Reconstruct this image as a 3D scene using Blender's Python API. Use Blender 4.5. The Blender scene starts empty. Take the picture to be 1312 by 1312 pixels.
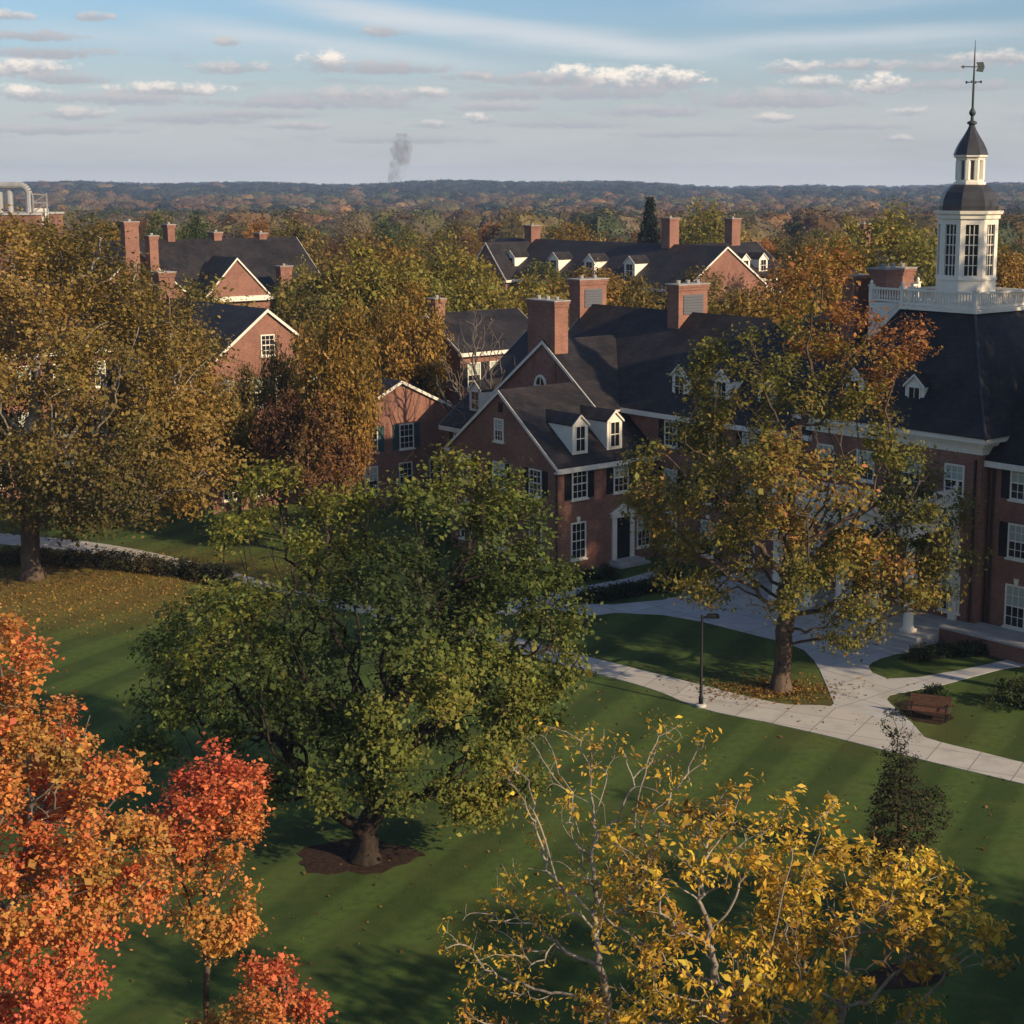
import bpy, bmesh, math, random
import numpy as np
from math import radians as R, sin, cos, tan, pi, sqrt, atan2
from mathutils import Vector, Matrix

S = bpy.context.scene
COL = S.collection
# ------------------------------------------------------------------ camera
FPX, CXP, PITCH, CAMH = 2100.0, 740.0, R(10), 24.4
CYP = 236 + FPX * tan(PITCH)
cd = bpy.data.cameras.new('camera'); cam = bpy.data.objects.new('camera', cd); COL.objects.link(cam)
cd.sensor_fit = 'HORIZONTAL'; cd.sensor_width = 36; cd.lens = 36 * FPX / 1312
cd.shift_x = (656 - CXP) / 1312; cd.shift_y = (CYP - 656) / 1312
cd.clip_end = 30000; cd.clip_start = 0.5
cam.location = (0, 0, CAMH); cam.rotation_euler = (R(90) - PITCH, 0, 0)
S.camera = cam
# ------------------------------------------------------------------ light
SUN_EL = R(26)
sd = Vector((0.80, -0.60, 0)).normalized()                     # towards the sun, on the ground
sl = bpy.data.lights.new('sun', 'SUN'); sun = bpy.data.objects.new('sun', sl); COL.objects.link(sun)
sl.energy = 4.8; sl.angle = R(0.8); sl.color = (1.0, 0.77, 0.50)
sun.rotation_euler = Vector((sd.x * cos(SUN_EL), sd.y * cos(SUN_EL), sin(SUN_EL))).to_track_quat('Z', 'Y').to_euler()
S.view_settings.view_transform = 'Standard'; S.view_settings.look = 'None'
S.view_settings.exposure = 0.32; S.view_settings.gamma = 1
W = bpy.data.worlds.new('World'); S.world = W; W.use_nodes = True
HAZE = 0.00013                                                # density of the air
S.cycles.max_bounces = 6; S.cycles.diffuse_bounces = 3; S.cycles.glossy_bounces = 2
S.cycles.transmission_bounces = 3; S.cycles.volume_bounces = 0; S.cycles.transparent_max_bounces = 8


def px_ang(x, y):
    """direction in the sky seen at photo pixel x, y -> azimuth, elevation"""
    a, b = (x - CXP) / FPX, (CYP - y) / FPX
    d = (a, cos(PITCH) + b * sin(PITCH), -sin(PITCH) + b * cos(PITCH))
    n = sqrt(sum(k * k for k in d))
    return atan2(d[0], d[1]), math.asin(d[2] / n)


class NT:
    def __init__(s, t): s.t = t; s.n = t.nodes; s.l = t.links
    def node(s, ty, **k):
        n = s.n.new(ty)
        for a, b in k.items(): setattr(n, a, b)
        return n
    def put(s, sock, v):
        if isinstance(v, bpy.types.NodeSocket): s.l.new(v, sock)
        elif v is not None: sock.default_value = v
    def m(s, op, a, b=None, c=None, clamp=False):
        n = s.node('ShaderNodeMath', operation=op, use_clamp=clamp)
        s.put(n.inputs[0], a)
        if b is not None: s.put(n.inputs[1], b)
        if c is not None: s.put(n.inputs[2], c)
        return n.outputs[0]
    def mix(s, f, a, b, ty='MIX'):
        n = s.node('ShaderNodeMix', data_type='RGBA', blend_type=ty)
        s.put(n.inputs[0], f)
        s.put(n.inputs[6], a if isinstance(a, bpy.types.NodeSocket) else (*a, 1) if len(a) == 3 else a)
        s.put(n.inputs[7], b if isinstance(b, bpy.types.NodeSocket) else (*b, 1) if len(b) == 3 else b)
        return n.outputs[2]
    def smooth(s, v, lo, hi):
        n = s.node('ShaderNodeMapRange', interpolation_type='SMOOTHSTEP')
        s.put(n.inputs[0], v); n.inputs[1].default_value = lo; n.inputs[2].default_value = hi
        return n.outputs[0]
    def noise(s, vec, scale, detail=4, rough=.55, dist=0):
        n = s.node('ShaderNodeTexNoise')
        if vec is not None: s.l.new(vec, n.inputs['Vector'])
        n.inputs['Scale'].default_value = scale; n.inputs['Detail'].default_value = detail
        n.inputs['Roughness'].default_value = rough; n.inputs['Distortion'].default_value = dist
        return n.outputs[0]
    def xyz(s, x, y, z=0.0):
        n = s.node('ShaderNodeCombineXYZ')
        s.put(n.inputs[0], x); s.put(n.inputs[1], y); s.put(n.inputs[2], z); return n.outputs[0]


# ------------------------------------------------------------------ sky
w = NT(W.node_tree); w.n.clear()
sky = w.node('ShaderNodeTexSky', sky_type='NISHITA'); sky.sun_disc = False
sky.sun_elevation = SUN_EL; sky.sun_rotation = atan2(sd.x, sd.y); sky.air_density = 1.0; sky.dust_density = 1.5; sky.ozone_density = 2.0
tc = w.node('ShaderNodeTexCoord'); sp = w.node('ShaderNodeSeparateXYZ'); w.l.new(tc.outputs['Generated'], sp.inputs[0])
AZ = w.m('ARCTAN2', sp.outputs[0], sp.outputs[1]); EL = w.m('ARCSINE', sp.outputs[2])
base = w.mix(1.0, sky.outputs[0], (0.082, 0.098, 0.116), 'MULTIPLY')
fine = w.noise(w.xyz(AZ, w.m('MULTIPLY', EL, 1.7)), 80, 7, .66)
wide = w.noise(w.xyz(w.m('MULTIPLY', AZ, 7.0), w.m('MULTIPLY', EL, 60.0), 3.1), 1.0, 5, .6)
mid = w.noise(w.xyz(w.m('MULTIPLY', AZ, 24.0), w.m('MULTIPLY', EL, 130.0), 7.7), 1.0, 5, .55)
c = base
# pale veil of thin cloud that thickens towards the horizon
veil = w.m('MULTIPLY', w.smooth(EL, 0.115, 0.012), w.m('ADD', w.m('MULTIPLY', wide, .75), .45), clamp=True)
c = w.mix(w.m('MULTIPLY', veil, .9), c, (0.565, 0.565, 0.560))
c = w.mix(w.m('MULTIPLY', w.smooth(EL, 0.022, -0.002), .55), c, (0.72, 0.705, 0.66))
band = w.m('MULTIPLY', w.smooth(mid, .56, .74), w.m('MULTIPLY', w.smooth(EL, .012, .03), w.smooth(EL, .115, .06)))
c = w.mix(w.m('MULTIPLY', band, .55), c, (0.40, 0.41, 0.445))
# long icy streaks
def streak(c, x0, y0, x1, y1, wid, amt):
    a0, e0 = px_ang(x0, y0); a1, e1 = px_ang(x1, y1)
    L = sqrt((a1 - a0) ** 2 + (e1 - e0) ** 2); ux, uy = (a1 - a0) / L, (e1 - e0) / L
    dx, dy = w.m('SUBTRACT', AZ, a0), w.m('SUBTRACT', EL, e0)
    t = w.m('ADD', w.m('MULTIPLY', dx, ux), w.m('MULTIPLY', dy, uy))
    s_ = w.m('ABSOLUTE', w.m('ADD', w.m('SUBTRACT', w.m('MULTIPLY', dy, ux), w.m('MULTIPLY', dx, uy)), w.m('MULTIPLY', w.m('SUBTRACT', wide, .5), .012)))
    f = w.m('MULTIPLY', w.smooth(s_, wid, 0.0), w.m('MULTIPLY', w.smooth(t, -.03, .06), w.smooth(t, L + .05, L - .08)))
    return w.mix(w.m('MULTIPLY', w.m('MULTIPLY', f, amt), w.m('ADD', .45, wide)), c, (0.60, 0.63, 0.66))
for s_ in ((330, -4, 930, 74, .011, .85), (190, 25, 640, 88, .010, .6), (860, 58, 1330, 36, .009, .6), (-40, 34, 330, 60, .012, .3), (900, 5, 1330, -25, .014, .5)):
    c = streak(c, *s_)
# heaped clouds with flat grey bases and sunlit tops
g = bpy.data.node_groups.new('heaped_cloud', 'ShaderNodeTree'); gt = NT(g)
for nm, ty in (('C', 'NodeSocketColor'), ('A', 'NodeSocketFloat'), ('E', 'NodeSocketFloat'), ('N', 'NodeSocketFloat'), ('a0', 'NodeSocketFloat'), ('e0', 'NodeSocketFloat'), ('w', 'NodeSocketFloat'), ('h', 'NodeSocketFloat'), ('k', 'NodeSocketFloat')):
    g.interface.new_socket(nm, in_out='INPUT', socket_type=ty)
g.interface.new_socket('O', in_out='OUTPUT', socket_type='NodeSocketColor')
gi = gt.node('NodeGroupInput'); go = gt.node('NodeGroupOutput'); I = gi.outputs
dx = gt.m('DIVIDE', gt.m('SUBTRACT', I['A'], I['a0']), I['w'])
dy = gt.m('DIVIDE', gt.m('SUBTRACT', I['E'], I['e0']), I['h'])
dyy = gt.m('MAXIMUM', dy, gt.m('MULTIPLY', dy, -1.5))
nn = gt.m('SUBTRACT', I['N'], .5)
fld = gt.m('ADD', gt.m('SUBTRACT', 1.0, gt.m('ADD', gt.m('POWER', gt.m('ABSOLUTE', dx), 1.6), gt.m('MULTIPLY', dyy, dyy))), gt.m('MULTIPLY', nn, 3.6))
mask = gt.smooth(fld, -.05, 1.0)
lit = gt.m('MULTIPLY', gt.smooth(gt.m('ADD', dy, gt.m('MULTIPLY', nn, 2.6)), -.35, .75), I['k'])
ccol = gt.mix(lit, (0.385, 0.395, 0.43), (0.95, 0.85, 0.74))
gt.l.new(gt.mix(gt.m('MULTIPLY', mask, .92), I['C'], ccol), go.inputs[0])
CL = [(790, 100, 105, 20, 1), (725, 95, 40, 15, .9), (860, 98, 50, 15, 1), (415, 76, 38, 15, .95), (300, 84, 60, 10, .45), (490, 84, 80, 9, .2), (215, 113, 80, 10, .75), (30, 84, 70, 13, .85), (30, 117, 48, 11, .85),
      (80, 98, 60, 9, .2), (450, 120, 110, 12, .3), (545, 117, 30, 8, .6), (1130, 105, 42, 15, 1), (1020, 84, 40, 10, .8), (1050, 104, 45, 10, .7), (1000, 122, 110, 12, .25), (1280, 72, 80, 10, .55), (615, 150, 24, 8, .75),
      (550, 158, 30, 6, .5), (640, 135, 60, 8, .2), (990, 150, 28, 7, .55), (1165, 142, 24, 7, .6), (1100, 82, 60, 8, .4), (95, 143, 50, 9, .5), (250, 150, 90, 8, .2), (380, 160, 50, 6, .3), (840, 140, 80, 9, .2), (1150, 176, 20, 5, .5),
      (490, 37, 34, 9, .35), (120, 20, 30, 6, .3), (10, 18, 30, 7, .5), (690, 100, 70, 9, .2), (600, 96, 40, 7, .3), (290, 52, 20, 6, .3), (60, 66, 90, 9, .15), (500, 88, 70, 7, .1), (390, 130, 130, 9, .15), (160, 125, 110, 9, .2), (760, 118, 130, 9, .1), (1010, 130, 120, 8, .12), (1230, 108, 90, 8, .15), (330, 145, 90, 7, .2), (720, 158, 90, 7, .15), (880, 170, 100, 6, .2), (60, 165, 120, 7, .2), (520, 178, 110, 6, .15), (1080, 160, 80, 6, .2), (640, 120, 60, 8, .1), (1210, 84, 80, 8, .2), (40, 45, 60, 7, .15)]
for (x, y, cw, ch, k) in CL:
    n = w.node('ShaderNodeGroup'); n.node_tree = g
    a0, e0 = px_ang(x, y + ch * .35)
    for nm, v_ in (('C', c), ('A', AZ), ('E', EL), ('N', fine), ('a0', a0), ('e0', e0), ('w', cw * 1.15 / FPX), ('h', ch * 1.3 / FPX), ('k', k)): w.put(n.inputs[nm], v_)
    c = n.outputs[0]
# thin broken cloud over the rest of the sky, out of the photograph
over = w.noise(w.xyz(w.m('DIVIDE', sp.outputs[0], w.m('MAXIMUM', sp.outputs[2], .08)), w.m('DIVIDE', sp.outputs[1], w.m('MAXIMUM', sp.outputs[2], .08)), 1.0), 1.1, 5, .6)
c = w.mix(w.m('MULTIPLY', w.m('MULTIPLY', w.smooth(over, .45, .75), w.smooth(EL, .13, .25)), .6), c, (0.52, 0.53, 0.56))
bg = w.node('ShaderNodeBackground'); wo = w.node('ShaderNodeOutputWorld')
w.l.new(c, bg.inputs[0]); bg.inputs[1].default_value = 0.94; w.l.new(bg.outputs[0], wo.inputs[0])


# ------------------------------------------------------------------ helpers
def ray(x, y):
    a, b = (x - CXP) / FPX, (CYP - y) / FPX
    return np.array([a, cos(PITCH) + b * sin(PITCH), -sin(PITCH) + b * cos(PITCH)])
def G(x, y, z=0.0):
    r = ray(x, y); t = (z - CAMH) / r[2]; return np.array([r[0] * t, r[1] * t, z])
def at(x, y, Y):
    r = ray(x, y); t = Y / r[1]; return np.array([r[0] * t, Y, CAMH + r[2] * t])
def mpp(Y): return Y / FPX * 1.0                                # metres per photo pixel at depth Y (nearly)

def tag(o, label=None, cat=None, group=None, kind=None):
    for k, v_ in (('label', label), ('category', cat), ('group', group), ('kind', kind)):
        if v_: o[k] = v_
    return o
def empty(name, loc, rz=0, label=None, cat=None, group=None, parent=None):
    o = bpy.data.objects.new(name, None); COL.objects.link(o); o.location = loc; o.rotation_euler = (0, 0, rz); o.empty_display_size = .5
    if parent: o.parent = parent
    return tag(o, label, cat, group)

def mat(name, col, rough=.7, spec=.3, nz=None, metal=0.0):
    m = bpy.data.materials.new(name); m.use_nodes = True; t = NT(m.node_tree)
    p = t.n['Principled BSDF']; p.inputs['Base Color'].default_value = (*col, 1); p.inputs['Roughness'].default_value = rough
    p.inputs['Specular IOR Level'].default_value = spec; p.inputs['Metallic'].default_value = metal
    if nz:
        oc = t.node('ShaderNodeTexCoord').outputs['Object']
        f = t.noise(oc, nz[0], 5, .65)
        k0, k1 = 1 - nz[1], 1 + nz[1]
        t.l.new(t.mix(t.smooth(f, .3, .7), tuple(v_ * k0 for v_ in col), tuple(v_ * k1 for v_ in col)), p.inputs['Base Color'])
    return m

def brick_mat(name, c1, c2):
    m = bpy.data.materials.new(name); m.use_nodes = True; t = NT(m.node_tree); p = t.n['Principled BSDF']
    p.inputs['Roughness'].default_value = .85; p.inputs['Specular IOR Level'].default_value = .2
    tcn = t.node('ShaderNodeTexCoord'); s_ = t.node('ShaderNodeSeparateXYZ'); t.l.new(tcn.outputs['Object'], s_.inputs[0])
    vec = t.xyz(t.m('ADD', s_.outputs[0], s_.outputs[1]), s_.outputs[2])
    b = t.node('ShaderNodeTexBrick'); t.l.new(vec, b.inputs['Vector']); b.inputs['Scale'].default_value = 1
    b.inputs['Brick Width'].default_value = .22; b.inputs['Row Height'].default_value = .075; b.inputs['Mortar Size'].default_value = .006
    b.inputs['Color1'].default_value = (*c1, 1); b.inputs['Color2'].default_value = (*c2, 1); b.inputs['Mortar'].default_value = (.30, .24, .20, 1)
    st = t.noise(tcn.outputs['Object'], .45, 6, .65)
    c_ = t.mix(t.smooth(st, .3, .72), b.outputs[0], t.mix(1, b.outputs[0], (.72, .70, .72), 'MULTIPLY'))
    st2 = t.noise(t.xyz(t.m('MULTIPLY', vec_x(t, vec), 2.0), t.m('MULTIPLY', s_.outputs[2], .35)), 1.3, 4, .6)
    t.l.new(t.mix(t.m('MULTIPLY', t.smooth(st2, .5, .75), .4), c_, (.13, .06, .05)), p.inputs['Base Color'])
    return m
def vec_x(t, v_):
    n = t.node('ShaderNodeSeparateXYZ'); t.l.new(v_, n.inputs[0]); return n.outputs[0]

def slate_mat():
    m = bpy.data.materials.new('slate'); m.use_nodes = True; t = NT(m.node_tree); p = t.n['Principled BSDF']
    p.inputs['Roughness'].default_value = .62; p.inputs['Specular IOR Level'].default_value = .25
    tcn = t.node('ShaderNodeTexCoord'); s_ = t.node('ShaderNodeSeparateXYZ'); t.l.new(tcn.outputs['Object'], s_.inputs[0])
    b = t.node('ShaderNodeTexBrick'); t.l.new(t.xyz(t.m('ADD', s_.outputs[0], s_.outputs[1]), s_.outputs[2]), b.inputs['Vector']); b.inputs['Scale'].default_value = 1
    b.inputs['Brick Width'].default_value = .34; b.inputs['Row Height'].default_value = .17; b.inputs['Mortar Size'].default_value = .008
    b.inputs['Color1'].default_value = (.014, .0135, .016, 1); b.inputs['Color2'].default_value = (.026, .0225, .0215, 1); b.inputs['Mortar'].default_value = (.006, .006, .007, 1)
    st = t.noise(tcn.outputs['Object'], .5, 7, .72); s3 = t.noise(tcn.outputs['Object'], 2.2, 5, .7)
    cc = t.mix(t.smooth(st, .35, .65), t.mix(1, b.outputs[0], (1.5, 1.4, 1.35), 'MULTIPLY'), t.mix(1, b.outputs[0], (.6, .6, .66), 'MULTIPLY'))
    t.l.new(t.mix(t.m('MULTIPLY', t.smooth(s3, .55, .75), .6), cc, (.05, .045, .04)), p.inputs['Base Color'])
    return m

M = {
    'brick': brick_mat('red_brick', (.295, .130, .084), (.215, .084, .058)),
    'slate': slate_mat(),
    'trim': mat('cream_paint', (.70, .65, .56), .55, .3, (2.5, .07)),
    'white': mat('white_paint', (.76, .70, .59), .5, .3, (2.0, .06)),
    'shutter': mat('black_shutter', (.012, .013, .016), .5, .3),
    'teal': mat('green_shutter', (.03, .075, .075), .5, .3),
    'glass': mat('window_glass', (.014, .017, .022), .06, .5),
    'blind': mat('pale_blind', (.34, .39, .33), .6, .2),
    'stone': mat('limestone', (.40, .38, .35), .8, .2, (1.2, .15)),
    'lead': mat('lead_dome', (.036, .035, .038), .42, .4, (1.5, .25)),
    'iron': mat('dark_iron', (.010, .011, .012), .6, .2),
    'copper': mat('bronze_vane', (.035, .05, .052), .5, .4),
    'pipe': mat('downpipe', (.035, .02, .018), .5, .3),
    'steel': mat('galvanised_steel', (.27, .27, .27), .5, .4, (.8, .15)),
    'vent': mat('louvre', (.10, .105, .12), .6, .3),
    'wood': mat('bench_wood', (.11, .052, .036), .7, .2, (6, .25)),
    'concrete': None, 'cap': mat('chimney_cap', (.30, .28, .26), .85, .2, (2, .2)),
}

class MB:
    def __init__(s): s.v = []; s.f = []
    def add(s, vs, fs):
        o = len(s.v); s.v += [tuple(map(float, p)) for p in vs]; s.f += [tuple(i + o for i in f) for f in fs]; return s
    def box(s, x0, x1, y0, y1, z0, z1):
        return s.add([(x0, y0, z0), (x1, y0, z0), (x1, y1, z0), (x0, y1, z0), (x0, y0, z1), (x1, y0, z1), (x1, y1, z1), (x0, y1, z1)],
                     [(3, 2, 1, 0), (4, 5, 6, 7), (0, 1, 5, 4), (1, 2, 6, 5), (2, 3, 7, 6), (3, 0, 4, 7)])
    def loft(s, rings, cap=True):
        n = len(rings[0]); vs = [p for r in rings for p in r]; fs = []
        for k in range(len(rings) - 1):
            for i in range(n):
                j = (i + 1) % n; fs.append((k * n + i, k * n + j, (k + 1) * n + j, (k + 1) * n + i))
        if cap: fs += [tuple(range(n - 1, -1, -1)), tuple((len(rings) - 1) * n + i for i in range(n))]
        return s.add(vs, fs)
    def prism(s, poly, d):                                      # poly: list of 3-D points, extruded by vector d
        p2 = [(a[0] + d[0], a[1] + d[1], a[2] + d[2]) for a in poly]
        return s.loft([poly, p2])
    def lathe(s, prof, cx=0, cy=0, n=16, ph=0.0):
        return s.loft([[(cx + r * cos(ph + 2 * pi * i / n), cy + r * sin(ph + 2 * pi * i / n), z) for i in range(n)] for r, z in prof])
    def bar(s, a, b, r, n=6, r2=None):
        a, b = Vector(a), Vector(b); d = (b - a).normalized(); e = d.orthogonal().normalized(); f = d.cross(e); r2 = r if r2 is None else r2
        return s.loft([[tuple(p + (e * cos(2 * pi * i / n) + f * sin(2 * pi * i / n)) * q) for i in range(n)] for p, q in ((a, r), (b, r2))])
    def beam(s, a, b, wy, wz):                                  # rectangular bar from a to b, wz tall
        a, b = Vector(a), Vector(b); d = (b - a).normalized(); up = Vector((0, 0, 1)); sx = d.cross(up).normalized(); up = sx.cross(d)
        q = [(-wy / 2, -wz / 2), (wy / 2, -wz / 2), (wy / 2, wz / 2), (-wy / 2, wz / 2)]
        return s.loft([[tuple(p + sx * i + up * j) for i, j in q] for p in (a, b)])
    def mesh(s, name, smooth=False, fix=True):
        me = bpy.data.meshes.new(name); me.from_pydata(s.v, [], s.f)
        if fix:
            bm = bmesh.new(); bm.from_mesh(me); bmesh.ops.recalc_face_normals(bm, faces=bm.faces); bm.to_mesh(me); bm.free()
        if smooth: me.polygons.foreach_set('use_smooth', [True] * len(me.polygons))
        return me
    def build(s, name, m, parent=None, smooth=False, loc=None, rz=0):
        o = bpy.data.objects.new(name, s.mesh(name, smooth)); COL.objects.link(o); o.data.materials.append(m)
        if parent: o.parent = parent
        if loc is not None: o.location = loc
        o.rotation_euler = (0, 0, rz)
        return o

def catmull(pts, k=5, closed=True):
    pts = [np.array(p, float) for p in pts]; n = len(pts); out = []
    for i in range(n if closed else n - 1):
        if closed: a, b, c_, d = pts[i - 1], pts[i], pts[(i + 1) % n], pts[(i + 2) % n]
        else: a, b, c_, d = pts[max(i - 1, 0)], pts[i], pts[i + 1], pts[min(i + 2, n - 1)]
        for j in range(k):
            t = j / k
            out.append(.5 * (2 * b + (c_ - a) * t + (2 * a - 5 * b + 4 * c_ - d) * t * t + (3 * b - a - 3 * c_ + d) * t ** 3))
    if not closed: out.append(pts[-1])
    return out
def slab(name, pts, z, m, thick=.04, **kw):
    """a flat sheet with a real edge; pts in metres on the ground"""
    bm = bmesh.new(); f = bm.faces.new([bm.verts.new((p[0], p[1], z)) for p in pts]); bm.normal_update()
    if f.normal.z < 0: f.normal_flip()
    r = bmesh.ops.extrude_face_region(bm, geom=[f]); 
    for v_ in [e for e in r['geom'] if isinstance(e, bmesh.types.BMVert)]: pass
    for v_ in f.verts: v_.co.z -= thick
    bmesh.ops.recalc_face_normals(bm, faces=bm.faces); bmesh.ops.triangulate(bm, faces=bm.faces)
    me = bpy.data.meshes.new(name); bm.to_mesh(me); bm.free()
    o = bpy.data.objects.new(name, me); COL.objects.link(o); me.materials.append(m); return tag(o, kind='structure', **kw)

def fast_mesh(name, verts, nper, col=None, m=None, faces=None):
    """verts (N*nper,3): N separate polygons of nper corners (or explicit quads), one colour for each corner"""
    me = bpy.data.meshes.new(name); verts = np.ascontiguousarray(verts, dtype=np.float32)
    me.vertices.add(len(verts)); me.vertices.foreach_set('co', verts.ravel())
    if faces is None: idx = np.arange(len(verts), dtype=np.int32); npoly = len(verts) // nper
    else: idx = np.ascontiguousarray(faces, dtype=np.int32).ravel(); npoly = len(faces)
    me.loops.add(len(idx)); me.loops.foreach_set('vertex_index', idx)
    me.polygons.add(npoly); me.polygons.foreach_set('loop_start', np.arange(0, npoly * nper, nper, dtype=np.int32))
    me.update(calc_edges=True)
    if col is not None:
        a = me.color_attributes.new('tint', 'FLOAT_COLOR', 'POINT')
        c4 = np.ones((len(verts), 4), np.float32); c4[:, :3] = col; a.data.foreach_set('color', c4.ravel())
    if m: me.materials.append(m)
    return me

# ------------------------------------------------------------------ ground, lawn, paths
SYC = G(42, 742); OAK = G(470, 1102); CRT = G(1000, 884)
def hill(x, y):
    d = np.sqrt(x * x + y * y); t = np.clip((d - 900) / 2600, 0, 1); t = t * t * (3 - 2 * t)
    a = np.arctan2(x, y)
    return t * (4.5 + 5 * np.sin(a * 9.3 + 2.6) + 4 * np.sin(a * 23 + 2.0) + 3 * np.sin(a * 57) + 3 * np.sin(d / 330.0)) - 9 * np.clip((d - 300) / 700, 0, 1) * (1 - t)

def ground_mat():
    m = bpy.data.materials.new('lawn_and_woodland_floor'); m.use_nodes = True; t = NT(m.node_tree); p = t.n['Principled BSDF']
    p.inputs['Roughness'].default_value = .9; p.inputs['Specular IOR Level'].default_value = .12
    tcn = t.node('ShaderNodeTexCoord'); ob = tcn.outputs['Object']; s_ = t.node('ShaderNodeSeparateXYZ'); t.l.new(ob, s_.inputs[0])
    X, Y = s_.outputs[0], s_.outputs[1]
    q = t.m('SUBTRACT', t.m('MULTIPLY', X, .907), t.m('MULTIPLY', Y, .421))
    n1 = t.noise(ob, .35, 5, .6); n2 = t.noise(ob, 2.3, 5, .65); n3 = t.noise(ob, 14, 4, .7)
    q = t.m('ADD', q, t.m('MULTIPLY', n1, .9))
    st = t.smooth(t.m('SINE', t.m('MULTIPLY', q, 2 * pi / 3.3)), -.5, .5)
    st2 = t.smooth(t.m('SINE', t.m('MULTIPLY', q, 2 * pi / 1.1)), -.9, .9)
    ga = t.mix(st, (.030, .056, .013), (.066, .110, .023))
    ga = t.mix(t.m('MULTIPLY', st2, .22), ga, (.038, .070, .018))
    ga = t.mix(t.m('MULTIPLY', t.smooth(n2, .40, .66), .8), ga, (.046, .066, .018))
    ga = t.mix(t.m('MULTIPLY', t.smooth(n1, .45, .72), .5), ga, (.080, .100, .028))
    ga = t.mix(t.m('MULTIPLY', t.smooth(n3, .50, .72), .7), ga, (.095, .105, .038))
    # fallen leaves under the plane tree and, thinner, under the others
    def litter(ga, c0, rx, ry, amt, lc):
        dx = t.m('DIVIDE', t.m('SUBTRACT', X, float(c0[0])), rx); dy = t.m('DIVIDE', t.m('SUBTRACT', Y, float(c0[1])), ry)
        d = t.m('SQRT', t.m('ADD', t.m('MULTIPLY', dx, dx), t.m('MULTIPLY', dy, dy)))
        d = t.m('ADD', d, t.m('MULTIPLY', t.m('SUBTRACT', n2, .5), .7))
        f = t.m('MULTIPLY', t.smooth(d, 1.25, .25), t.m('ADD', t.m('MULTIPLY', t.smooth(n3, .38, .62), .85), .12))
        return t.mix(t.m('MULTIPLY', f, amt), ga, lc)
    ga = litter(ga, (SYC[0] + 1, SYC[1] - 2), 18.0, 11.5, .95, (.21, .125, .034))
    ga = litter(ga, (CRT[0] + 1, CRT[1] - 1), 5.5, 4.0, .55, (.15, .085, .03))
    ga = litter(ga, (14.0, 71.0), 6, 4, .3, (.15, .10, .035))
    far = t.smooth(t.m('ADD', Y, t.m('MULTIPLY', n1, 20)), 128, 150)
    fl = t.mix(t.smooth(n2, .35, .65), (.055, .045, .02), (.10, .07, .03))
    t.l.new(t.mix(far, ga, fl), p.inputs['Base Color'])
    b = t.node('ShaderNodeBump'); b.inputs['Strength'].default_value = .5; b.inputs['Distance'].default_value = .05
    t.l.new(n3, b.inputs['Height']); t.l.new(b.outputs[0], p.inputs['Normal'])
    return m
M['ground'] = ground_mat()

def make_ground():
    rr = np.concatenate([[0], np.linspace(12, 260, 32), np.geomspace(280, 6500, 46)]); na = 120
    an = np.linspace(0, 2 * pi, na, endpoint=False); vs = [(0, 0, 0)]
    for r in rr[1:]:
        x, y = r * np.sin(an), r * np.cos(an); vs += list(zip(x, y, hill(x, y)))
    fs = [(0, 1 + (i + 1) % na, 1 + i) for i in range(na)]
    for k in range(len(rr) - 2):
        for i in range(na):
            j = (i + 1) % na; a = 1 + k * na; fs.append((a + i, a + j, a + na + j, a + na + i))
    me = bpy.data.meshes.new('ground'); me.from_pydata(vs, [], fs)
    bm = bmesh.new(); bm.from_mesh(me); bmesh.ops.recalc_face_normals(bm, faces=bm.faces)
    if sum(f.normal.z for f in bm.faces) < 0: bmesh.ops.reverse_faces(bm, faces=bm.faces)
    bm.to_mesh(me); bm.free()
    me.polygons.foreach_set('use_smooth', [True] * len(me.polygons))
    o = bpy.data.objects.new('ground', me); COL.objects.link(o); me.materials.append(M['ground']); tag(o, kind='structure')
make_ground()

def concrete_mat(name, c1, c2, joint=1.9, rot=-.47):
    m = bpy.data.materials.new(name); m.use_nodes = True; t = NT(m.node_tree); p = t.n['Principled BSDF']
    p.inputs['Roughness'].default_value = .88; p.inputs['Specular IOR Level'].default_value = .2
    tcn = t.node('ShaderNodeTexCoord'); mp = t.node('ShaderNodeMapping'); t.l.new(tcn.outputs['Object'], mp.inputs[0]); mp.inputs['Rotation'].default_value = (0, 0, -rot)
    b = t.node('ShaderNodeTexBrick'); t.l.new(mp.outputs[0], b.inputs['Vector']); b.inputs['Scale'].default_value = 1; b.offset = 0
    b.inputs['Brick Width'].default_value = joint; b.inputs['Row Height'].default_value = joint; b.inputs['Mortar Size'].default_value = .022
    b.inputs['Color1'].default_value = (*c1, 1); b.inputs['Color2'].default_value = (*c2, 1); b.inputs['Mortar'].default_value = (.16, .15, .14, 1)
    ob = tcn.outputs['Object']; n1 = t.noise(ob, .7, 6, .65); n2 = t.noise(ob, 5, 5, .7)
    c_ = t.mix(t.m('MULTIPLY', t.smooth(n1, .42, .72), .5), b.outputs[0], (.25, .235, .21))
    c_ = t.mix(t.m('MULTIPLY', t.smooth(n2, .58, .75), .4), c_, (.22, .19, .14))
    t.l.new(c_, p.inputs['Base Color']); return m
M['concrete'] = concrete_mat('concrete_path', (.44, .42, .385), (.39, .375, .345))
M['plaza'] = concrete_mat('concrete_plaza', (.42, .42, .42), (.385, .385, .39), 2.4, .717)
M['mulch'] = mat('bark_mulch', (.034, .022, .016), .95, .1, (5, .45))
M['grass'] = M['ground']

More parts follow.
